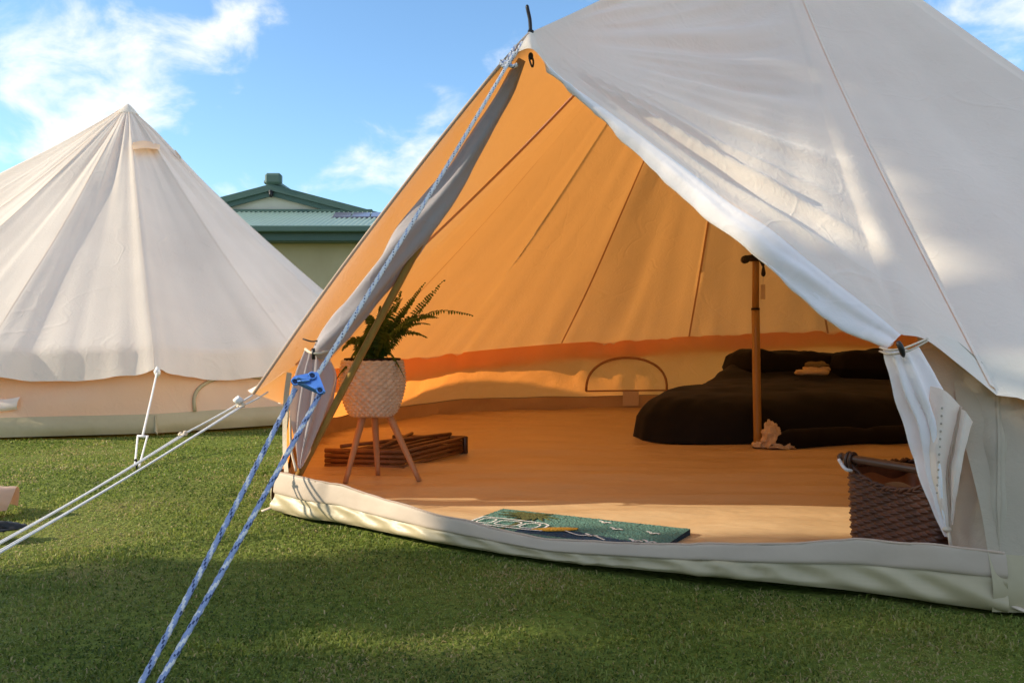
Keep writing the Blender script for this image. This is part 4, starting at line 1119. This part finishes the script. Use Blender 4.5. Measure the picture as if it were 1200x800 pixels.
def pillow(label, c, r, rz, seed):
    o = thing('pillow', c - V(0, 0, r[2]), label, 'pillow', 'dark pillows on the air bed')
    u = np.linspace(-1, 1, 34)
    X, Y = np.meshgrid(u, u, indexing='ij')
    hgt = ((1 - X ** 6) * (1 - Y ** 6)).clip(0) ** .42
    ed = 1 - .12 * (np.abs(X) * np.abs(Y)) ** .0 * (np.maximum(np.abs(X), np.abs(Y)) > .99) * 0
    px_ = X * (1 - .10 * Y ** 2); py_ = Y * (1 - .10 * X ** 2)
    R = np.array([[cos(rz), -sin(rz)], [sin(rz), cos(rz)]])
    pp = []
    for s in (1, -1):
        q = np.stack([px_ * r[0], py_ * r[1]], -1) @ R.T
        zq = s * hgt * r[2] * (1 + .25 * fbm(np.stack([X, Y], -1), 1.5, 3, seed))
        g = np.stack([c[0] + q[..., 0], c[1] + q[..., 1], c[2] + zq], -1)
        pp.append(gpart(g, 0, False, s < 0))
    mesh('pillow_case', pp, 'black2', o)
    return o
pillow('black pillow on the bed, left of the folded cream cloth', V(2.06, 6.5, .40), (.42, .30, .12), .12, 3)
pillow('black pillow at the far right of the bed, behind the door flap', V(2.72, 6.25, .41), (.40, .30, .13), -.1, 8)
rt = np.stack(np.meshgrid(np.linspace(-.27, .27, 24), np.linspace(-.14, .14, 10), indexing='ij'), -1)
rz_ = .02 * fbm(rt, 6, 2, 5)
redg = np.concatenate([rt + [2.09, 6.80], (.515 - 1.2 * rt[..., 0] ** 2 * .5 + rz_ * .3 - np.abs(rt[..., 1]) * .15)[..., None]], -1)
redg2 = redg - V(0, 0, .02)
mesh('red_cloth', [gpart(redg), gpart(redg2, 0, False, True), gpart(np.stack([redg[:, 0], redg2[:, 0]], 0)), gpart(np.stack([redg[0], redg2[0]], 0)), gpart(np.stack([redg[-1], redg2[-1]], 0))], 'red', None, (2.09, 6.76, .5), label='strip of red cloth showing along the top of the black pillow', cat='cloth')
tw = thing('folded_towel', P(953, 436, 5.95), 'small cream towel with an olive cloth on top, lying on the black bed', 'towel')
tc0 = P(953, 434.0, 5.95)
mesh('towel_fold', [ellipsoid(tc0 + V(-.02, -.03, -.012), (.115, .075, .020), 12, 24, .6, lump=.10, seed=2), ellipsoid(tc0 + V(.03, .02, .012), (.09, .06, .020), 12, 24, .7, lump=.10, seed=3)], 'towel', tw)
mesh('olive_cloth', [ellipsoid(tc0 + V(.03, .02, .038), (.080, .06, .024), 12, 20, .8, lump=.18, seed=4)], 'sage', tw)
# crumpled cloth at the pole's foot
cc = P(905, 515, 4.72)
def crumple(c, r, seed, n=26):
    u = np.linspace(-pi / 2, pi / 2, n); w = np.linspace(0, 2 * pi, n * 2, endpoint=False)
    g = np.stack([np.cos(u)[:, None] * np.cos(w), np.cos(u)[:, None] * np.sin(w), np.sin(u)[:, None] + 0 * w], -1)
    g = g * (1 + .55 * (1 - 2 * np.abs(vnoise(g, 1.9, seed))) * .6 + .22 * fbm(g, 4, 2, seed + 5))[..., None]
    g = g * np.array(r) + c
    g[..., 2] = np.maximum(g[..., 2], .016)
    return gpart(g, 0, True)
mesh('crumpled_cloth', [crumple(cc + V(-.008, 0, .02), (.045, .035, .062), 3), crumple(cc + V(.055, .0, -.035), (.065, .04, .022), 6), crumple(cc + V(-.05, .04, -.03), (.045, .03, .018), 8)], 'towel', None, cc - V(0, 0, .08), label='crumpled cream cloth on the floor at the foot of the centre pole', cat='cloth')

# clamp fixture and tag on the centre pole
clm = thing('pole_hook', P(884, 306, 4.76), 'black clamp with round knob and small hanging bulb near top of the visible pole', 'hook')
pp0 = P(884, 303, 4.775)
mesh('clamp_band', [tube([pp0 - V(0, 0, .015), pp0 + V(0, 0, .02)], .027, 16), tube(resample([pp0 + V(-.005, -.025, .012), P(874, 302, 4.72)], 6), .012, 10)], 'blackp', clm)
kn0 = P(873.5, 304, 4.70)
mesh('knob', [tube(np.array([kn0 + V(0, .02, 0), kn0 - V(0, .012, 0)]), .022, 18), tube(np.array([kn0 - V(0, .012, 0), kn0 - V(0, .016, 0)]), .016, 18)], 'blackp', clm)
mesh('arm', [tube(resample([pp0 + V(.01, -.02, .015), P(892, 306, 4.72), P(894.5, 311, 4.72)], 10), .009, 8)], 'blackp', clm)
mesh('hanging_bulb', [lathe(P(894.6, 318, 4.72), [(.001, -.030), (.010, -.024), (.013, -.012), (.010, .008), (.006, .026), (.004, .034)], 14)], 'iron', clm)
tag0 = P(894, 342, 4.72)
tg_ = thing('paper_tag', tag0, 'small pale paper tag hanging on a string beside the centre pole', 'tag')
mesh('tag_card', [box(tag0, (.030, .002, .082), .3, 0, .0005)], 'paper', tg_, smooth=False)
mesh('string', [tube(resample([P(894.6, 324, 4.72), tag0 + V(0, 0, .04)], 4), .0012, 5)], 'strap', tg_)

# dark wicker basket by the right jamb
bk = thing('wicker_basket', (1.14, 2.40, .01), 'dark brown wicker basket with wooden rod handle behind the right end of the sill', 'basket')
b0 = np.array([.945, 2.42]); b1 = np.array([1.075, 2.135]);
ex = (b1 - b0); W_ = np.linalg.norm(ex); ex /= W_; ey = np.array([-ex[1], ex[0]]); ey = ey if ey[0] > 0 else -ey
DP = .26; HB = .248
bcen = b0 + ex * W_ / 2 + ey * DP / 2
nper = 480
def perim(s, shrink=0.0):
    """rounded rectangle, s in 0..1"""
    w, d, r = W_ / 2 - shrink, DP / 2 - shrink, .025
    pts = []
    for (cx, cy, a0) in ((w - r, d - r, 0), (-w + r, d - r, pi / 2), (-w + r, -d + r, pi), (w - r, -d + r, 3 * pi / 2)):
        for q in np.linspace(0, pi / 2, 8): pts.append((cx + r * cos(a0 + q), cy + r * sin(a0 + q)))
    pts.append(pts[0]); pts = np.array(pts)
    L = np.concatenate([[0], np.cumsum(np.linalg.norm(np.diff(pts, axis=0), axis=1))]); L /= L[-1]
    return np.stack([np.interp(s, L, pts[:, 0]), np.interp(s, L, pts[:, 1])], -1)
sper = np.linspace(0, 1, nper, endpoint=False)
loc = perim(sper)
nrm2 = np.stack([np.gradient(loc[:, 1]), -np.gradient(loc[:, 0])], -1); nrm2 /= np.linalg.norm(nrm2, axis=1, keepdims=True)
side_f = loc[:, 1] < -DP / 2 + .02; side_b = loc[:, 1] > DP / 2 - .02
dip = np.where(side_f | side_b, .042 * np.clip(1 - (loc[:, 0] / (W_ * .42)) ** 2, 0, 1) ** .8, 0)
htop = HB - dip
zr = np.linspace(0, 1, 120)
ROWS = 25
zabs = zr[:, None] * htop[None]
rowf = zabs / HB * ROWS
stk = 46
wvv = .0045 * np.sin(sper[None] * 2 * pi * stk / 2 * 1.0 + pi * np.floor(rowf)) * np.abs(np.sin(pi * rowf)) ** .7 + .004 * np.abs(np.sin(pi * rowf)) ** .6
taper = (.94 + .06 * zr)[:, None]
xy = loc[None] * taper[..., None] + nrm2[None] * wvv[..., None]
def b2w(xy, z): 
    w = bcen + xy[..., 0:1] * ex + xy[..., 1:2] * ey
    return np.concatenate([w, z[..., None]], -1)
bg_ = b2w(xy, zabs + .014)
rimb = b2w(loc, htop + .014)
ri = []
for o, ph in ((0, 0), (0.005, 2)):
    tw_ = np.arange(nper) / nper * 2 * pi * 26 + ph
    l2 = loc + nrm2 * (.004 * np.cos(tw_))[:, None]
    ri.append(tube(b2w(np.concatenate([l2, l2[:1]]), np.concatenate([htop, htop[:1]]) + .014 + .004 * np.sin(np.concatenate([tw_, tw_[:1]]))), .0048, 6, 0, False))
inb = b2w(perim(sper, .012)[None] * np.array([1., 1.])[:, None, None], np.stack([0 * htop + .02, htop + .008]))
basket = mesh('basket_body', [gpart(bg_, 0, True), gpart(inb, 0, True, True), (b2w(loc * .94, 0 * htop + .016), [list(range(nper))], 0)] + ri, 'dwick', bk)
hz_ = HB + .036
r0, r1 = np.array([-W_ / 2 - .012, -DP / 2]), np.array([W_ / 2 + .015, -DP / 2])
rodp = b2w(np.array([r0 * (1 - t) + r1 * t for t in np.linspace(0, 1, 12)]), np.full(12, hz_))
mesh('handle', [tube(rodp, .0115, 14), ellipsoid(rodp[0], (.014, .014, .013), 8, 12), ellipsoid(rodp[-1], (.014, .014, .013), 8, 12)], 'rod', bk)
st = []
for t in (.08, .12, .90):
    c = rodp[0] * (1 - t) + rodp[-1] * t
    q = np.linspace(0, 2 * pi, 20)
    st.append(tube(np.stack([c[0] + 0.0155 * np.cos(q) * ey[0], c[1] + .0155 * np.cos(q) * ey[1], c[2] - .006 + .022 * np.sin(q)], -1), .005, 8, 0, False))
for q in st: mesh('handle_strap', [q], 'rod', bk)
mesh('white_cord', [tube(resample([rodp[0] + V(-.012, -.008, -.006), rodp[1] + V(-.018, -.01, -.028), rodp[1] + V(.0, -.012, -.032)], 10), .005, 8)], 'ropew', bk)
# liner inside
ln = perim(np.linspace(0, 1, 120, endpoint=False), .018)
lz = HB - .03 + .012 * np.sin(np.linspace(0, 30, 120)) 
lg = np.array([b2w(ln * k, lz * 0 + z0 + (lz - HB + .03)) for k, z0 in ((1, HB - .02), (.97, HB - .05), (.8, HB - .09), (.4, HB - .10), (.02, HB - .095))])
mesh('cloth_liner', [gpart(lg, 0, True)], 'leather', bk)
bkr = b2w(np.array([[-W_ * .30, DP * .33], [0, DP * .36], [W_ * .34, DP * .33]]), np.array([HB + .012, HB + .018, HB + .012]))
mesh('dark_rim_cloth', [tube(resample(bkr, 16), np.interp(np.linspace(0, 1, 16), [0, .5, 1], [.008, .020, .012]), 12)], 'blackp', bk)

# door mat
mTL, mTR, mBR = G(590, 597, .03), G(809, 621, .03), G(789, 638, .03)
mx_ = mTR - mTL; mW = np.linalg.norm(mx_); mx_ /= mW
my_ = np.array([mx_[1], -mx_[0], 0.]); my_ = my_ if my_[1] < 0 else -my_
mH = .36
mo = mTL.copy(); mo[2] = 0
def mp(u, v, z): return mo + mx_ * u * mW + my_ * v * mH + V(0, 0, z)
MZ = .034
n1, n2_ = 120, 64
U, Vv = np.meshgrid(np.linspace(0, 1, n1), np.linspace(0, 1, n2_), indexing='ij')
topm = mo + mx_ * (U * mW)[..., None] + my_ * (Vv * mH)[..., None] + V(0, 0, MZ) + V(0, 0, 1) * (.0016 * vnoise(np.stack([U * mW, Vv * mH], -1), 160, 7))[..., None]
vm, fm, _ = gpart(topm, 0)
fi = []
for i in range(n1 - 1):
    for j in range(n2_ - 1):
        u, v = (i + .5) / n1, (j + .5) / n2_
        m_ = 0
        if v > .60 + .05 * sin(u * 9) and u > .30: m_ = 4
        if v > .80 and u > .3: m_ = 0
        fi.append(m_)
# printed design, laid on the pile as thin tufted shapes
dz = MZ + .0026
def flatpoly(uv, mi, z=dz, th=.0025):
    k = len(uv); v = np.array([mp(u, w, z) for u, w in uv] + [mp(u, w, z - th) for u, w in uv])
    return (v, [list(range(k)), list(range(k, 2 * k))[::-1]] + [[i, k + i, k + (i + 1) % k, (i + 1) % k] for i in range(k)], mi)
mparts = [(vm, fm, fi)]
bord = [(0, 0), (1, 0), (1, 1), (0, 1)]
ring_ = [mp(u, w, 0.010) for u, w in bord]
sv = np.array([mp(u, w, MZ) for u, w in bord] + ring_)
mparts.append((sv, [[i, 4 + i, 4 + (i + 1) % 4, (i + 1) % 4] for i in range(4)], 4))
def strip(uvs, w, mi, z=dz):
    """tufted line of width w metres through uv points"""
    p = resample(np.array(uvs, float), 14) * [mW, mH]
    t = np.gradient(p, axis=0); t /= np.linalg.norm(t, axis=1, keepdims=True); nr = np.stack([-t[:, 1], t[:, 0]], -1) * w / 2
    o = np.concatenate([p + nr, (p - nr)[::-1]]) / [mW, mH]
    k = len(p)
    v = np.array([mp(u, q, z) for u, q in o])
    return (v, [[i, i + 1, 2 * k - 2 - i, 2 * k - 1 - i] for i in range(k - 1)], mi)
for i in range(15):                                            # palm crown
    a0 = -3.3 + i * .44
    L = random.uniform(.11, .20)
    c0 = np.array([.225, .21]); e = c0 + np.array([cos(a0) * L, sin(a0) * L * 1.35 + .03])
    e[1] = max(e[1], .02)
    q = (c0 + e) / 2 + np.array([0, -.05]); nr = np.array([-(e - c0)[1], (e - c0)[0]]) * .12
    q[1] = max(q[1], .03)
    mparts.append(flatpoly([tuple(c0), tuple(q + nr * .9), tuple(e), tuple(q - nr * .9)], 1, dz + .0001 * i))
mparts.append(strip([(.215, .22), (.235, .5), (.22, .9)], .014, 1, dz - .0006))
vz = dz + .0012
mparts.append(strip([(-.0 + .02, .44), (.18, .43), (.37, .45), (.40, .60), (.395, .72), (.02, .72)], .008, 2, vz))   # white van roof and windows
mparts.append(strip([(.02, .44), (.02, .72)], .008, 2, vz + .0004))
for (ua, ub) in ((.05, .12), (.15, .26), (.285, .36)):
    mparts.append(strip([(ua, .52), ((ua + ub) / 2, .49), (ub, .52), (ub, .66), ((ua + ub) / 2, .68), (ua, .66), (ua, .52)], .006, 2, vz + .0008))
mparts.append(flatpoly([(.36, .70), (.42, .58), (.50, .50), (.545, .48), (.55, .53), (.52, .60), (.44, .70)], 3, vz + .0015))   # surfboard
mparts.append(strip([(.50, .60), (.60, .70), (.66, .66), (.74, .76)], .007, 2, vz))
for (u, v) in ((.60, .12), (.70, .32), (.88, .32), (.65, .64), (.86, .64), (.92, .62)):
    mparts.append(strip([(u - .035, v - .02), (u - .012, v + .01), (u, v + .05), (u + .015, v + .01), (u + .035, v + .03)], .009, 2, vz))
mesh('door_mat', mparts, ['teal', 'olive', 'mwhite', 'yellow', 'mnavy'], None, mp(.5, .5, .01), smooth=False, label='teal coir door mat with palm tree, van and seagulls just inside the sill', cat='door mat')

# ------------------------------------------------------------------ things at the left edge of the lawn
bgc = G(-34, 600)
bag = thing('canvas_bag', bgc, 'peach canvas bag corner lying on the grass at the left edge', 'bag')
q = bgc
sh_ = sheet([[q + V(-.14, .05, .0), q + V(0, -.04, .0), q + V(.11, .03, .0)], [q + V(-.14, .05, .07), q + V(0, -.05, .05), q + V(.125, .03, .035)], [q + V(-.13, .08, .10), q + V(0, .02, .09), q + V(.135, .05, .08)], [q + V(-.12, .16, .07), q + V(0, .14, .06), q + V(.115, .10, .05)], [q + V(-.12, .18, .0), q + V(0, .17, .0), q + V(.10, .12, .0)]], 30, 30)
mesh('bag_cloth', [gpart(displace(sh_, .006 * fbm(sh_, 14, 3, 3)))], 'bag', bag)
pq = G(2, 625)
mesh('dark_pouch', [crumple(pq + V(-.03, 0, .012), (.085, .045, .022), 12)], 'blackp', None, pq, label='small flat black pouch on the grass under the white guy ropes', cat='pouch')

# unseen tall hedging added off to the left to shade the near grass ----------------
hx0, hx1, hy0, hy1, hzt = -8.6, -7.2, -9.0, 1.55, 4.78
nlf = 105000
hp_ = np.stack([RNG.uniform(hx0, hx1, nlf), RNG.uniform(hy0, hy1, nlf), RNG.uniform(.02, hzt, nlf)], -1)
lump = fbm(hp_ * [0, 1, 1], 1.4, 3, 120)
hp_[:, 0] += .15 * lump
hp_[:, 2] *= 1 + .06 * lump
hp_[:, 1] = np.where(hp_[:, 1] > hy1 - .6, hp_[:, 1] + .22 * fbm(hp_ * [1, 0, 1], 1.8, 3, 121), hp_[:, 1])
dv1 = RNG.normal(size=(nlf, 3)); dv1 /= np.linalg.norm(dv1, axis=1, keepdims=True)
dv2 = np.cross(dv1, RNG.normal(size=(nlf, 3))); dv2 /= np.linalg.norm(dv2, axis=1, keepdims=True)
ls = RNG.uniform(.05, .10, nlf)[:, None]
hv_ = np.stack([hp_ - dv1 * ls, hp_ + dv2 * ls * .55, hp_ + dv1 * ls, hp_ - dv2 * ls * .55], 1).reshape(-1, 3)
shade_hedge = thing('shade_hedge', ((hx0 + hx1) / 2, (hy0 + hy1) / 2, 0), 'unseen green hedging added left of the lawn to shade the near grass', 'shade_hedge')
mesh('foliage', [(hv_, np.arange(nlf * 4).reshape(-1, 4).tolist(), 0)], 'shade_hedge', shade_hedge, smooth=False, tint=np.repeat(RNG.uniform(0, 1, nlf), 4))
hs = []
for y in np.arange(hy0 + .4, hy1, .9):
    b = V(-7.9 + random.uniform(-.1, .1), y, -.02)
    hs.append(tube(resample([b, b + V(random.uniform(-.1, .1), .05, 1.4), b + V(random.uniform(-.2, .2), .1, 4.0)], 8), np.linspace(.05, .02, 8), 8))
mesh('stem', hs, 'bark', shade_hedge)

# unseen tree added farther left, crown shaped to shade the tent's upper right side
tree = thing('tree', (-9.5, 1.3, 0), 'unseen broadleaf tree added left of the lawn to shade the tent roof', 'tree')
mesh('trunk', [tube(resample([V(-9.5, 1.3, -.1), V(-9.45, 1.32, 2.5), V(-9.55, 1.25, 5.8), V(-9.4, 1.3, 8.8)], 20), np.linspace(.20, .05, 20), 14)]
     + [tube(resample([V(-9.5, 1.28, 5.0 + .5 * k), V(-9.5 + 0.7 * cos(k * 2.1), 1.3 + .8 * sin(k * 2.1), 6.2 + .5 * k), V(-9.5 + 1.4 * cos(k * 2.1), 1.3 + 1.7 * sin(k * 2.1), 7.1 + .55 * k)], 12), np.linspace(.08, .02, 12), 8) for k in range(6)], 'bark', tree)
nt_ = 34000
q_ = RNG.normal(size=(nt_, 3)); q_ /= np.linalg.norm(q_, axis=1, keepdims=True)
q_ *= (RNG.random(nt_) ** (1 / 3.2))[:, None] * (1 + .13 * fbm(q_, 2.3, 3, 133))[:, None]
lob = (RNG.random(nt_) < .4)[:, None]
tp_ = np.where(lob, q_ * [1.9, 2.2, 1.6] + [-9.0, -.2, 7.3], q_ * [2.1, 2.5, 2.3] + [-9.4, 1.2, 8.9])
tp_ = tp_[fbm(tp_, .9, 2, 140) > -.95]; nt_ = len(tp_)
d1 = RNG.normal(size=(nt_, 3)); d1 /= np.linalg.norm(d1, axis=1, keepdims=True)
d2 = np.cross(d1, RNG.normal(size=(nt_, 3))); d2 /= np.linalg.norm(d2, axis=1, keepdims=True)
l_ = RNG.uniform(.09, .16, nt_)[:, None]
tv = np.stack([tp_ - d1 * l_, tp_ + d2 * l_ * .5, tp_ + d1 * l_, tp_ - d2 * l_ * .5], 1).reshape(-1, 3)
mesh('crown', [(tv, np.arange(nt_ * 4).reshape(-1, 4).tolist(), 0)], 'shade_hedge', tree, smooth=False, tint=np.repeat(RNG.uniform(0, 1, nt_), 4))

# ------------------------------------------------------------------ grass
def grass(nb):
    y = 1.15 * (9.5 / 1.15) ** RNG.random(nb)
    w = .66 * y + .9
    x = RNG.uniform(-1, 1, nb) * w
    keep = np.ones(nb, bool)
    th = np.degrees(np.arctan2(y - C[1], x - C[0])) % 360
    r = np.hypot(x - C[0], y - C[1])
    thc = np.where(th > thL, th - 360, th)
    rbk = np.where((th > thL) & (th < thR + 360), np.interp(th, fbA, fbR), np.interp(np.where(th > thL, th - 360, th), wth, rb))
    keep &= r > rbk + .004
    keep &= ~(np.hypot(x - C2[0], y - C2[1]) < 2.46)
    keep &= ~((x > 2.6) & (y > 3))
    q2 = np.stack([x, y], -1)
    keep &= ~((fbm(q2, 2.1, 3, 230) > .62) & (RNG.random(nb) < .72))
    x, y = x[keep], y[keep]; n = len(x)
    p2 = np.stack([x, y], -1)
    patch = fbm(p2, 1.3, 3, 200); fine_ = fbm(p2, 9, 2, 210)
    gz_ = -0.018 + 0.012 * vnoise(p2, 1.7, 3)
    hgt = RNG.uniform(.006, .017, n) * (1 + .35 * fine_) * (1 + .15 * patch)
    near = np.exp(-np.clip(r[keep] - rbk[keep], 0, 9) / .035)
    hgt *= 1 - .45 * sstep(.2, .7, patch) + .7 * near * RNG.random(n)
    hgt *= np.where(RNG.random(n) < .02, 1.5, 1)
    wd_ = np.maximum(.0017, .00075 * y) * RNG.uniform(.7, 1.4, n)
    a = RNG.uniform(0, 2 * pi, n); lean = RNG.uniform(.3, 1.4, n); b = RNG.uniform(0, 2 * pi, n)
    base = np.stack([x, y, gz_ - .003], -1)
    side = np.stack([np.cos(a), np.sin(a), 0 * a], -1) * wd_[:, None]
    dl_ = np.stack([np.cos(b), np.sin(b), 0 * b], -1) * (hgt * lean)[:, None]
    mid_ = base + dl_ * .35 + V(0, 0, 1) * (hgt * .65)[:, None]
    tip = base + dl_ + V(0, 0, 1) * (hgt * (1 - .40 * lean))[:, None]
    v = np.stack([base - side, base + side, mid_ + side * .8, tip, mid_ - side * .8], 1).reshape(-1, 3)
    tint = .38 + .18 * RNG.normal(size=n) + .24 * patch + .14 * fine_ + .12 * fbm(p2, 3.7, 2, 216)
    straw = RNG.random(n) < (.08 + .45 * sstep(.15, .7, patch) + .4 * sstep(.35, .8, fbm(p2, 3.1, 2, 217)))
    tint = np.where(straw, RNG.uniform(.66, .95, n), np.clip(tint, 0, .72))
    hgt_s = np.where(straw, .6, 1.0)
    me = bpy.data.meshes.new('grass')
    nv = n * 5
    me.vertices.add(nv); me.vertices.foreach_set('co', v.astype(np.float32).ravel())
    li = (np.arange(n)[:, None] * 5 + np.array([0, 1, 2, 4, 4, 2, 3])[None]).ravel()
    me.loops.add(n * 7); me.loops.foreach_set('vertex_index', li.astype(np.int32))
    me.polygons.add(n * 2)
    ls_ = (np.arange(n)[:, None] * 7 + np.array([0, 4])[None]).ravel()
    me.polygons.foreach_set('loop_start', ls_.astype(np.int32))
    me.update(calc_edges=True); me.validate()
    at = me.attributes.new('tint', 'FLOAT', 'POINT'); at.data.foreach_set('value', np.repeat(tint, 5).astype(np.float32))
    me.materials.append(M['grass'])
    o = bpy.data.objects.new('grass', me); COL.objects.link(o)
    o['kind'] = 'stuff'; o['label'] = 'short green lawn grass with straw coloured patches'; o['category'] = 'grass'
grass(460000)
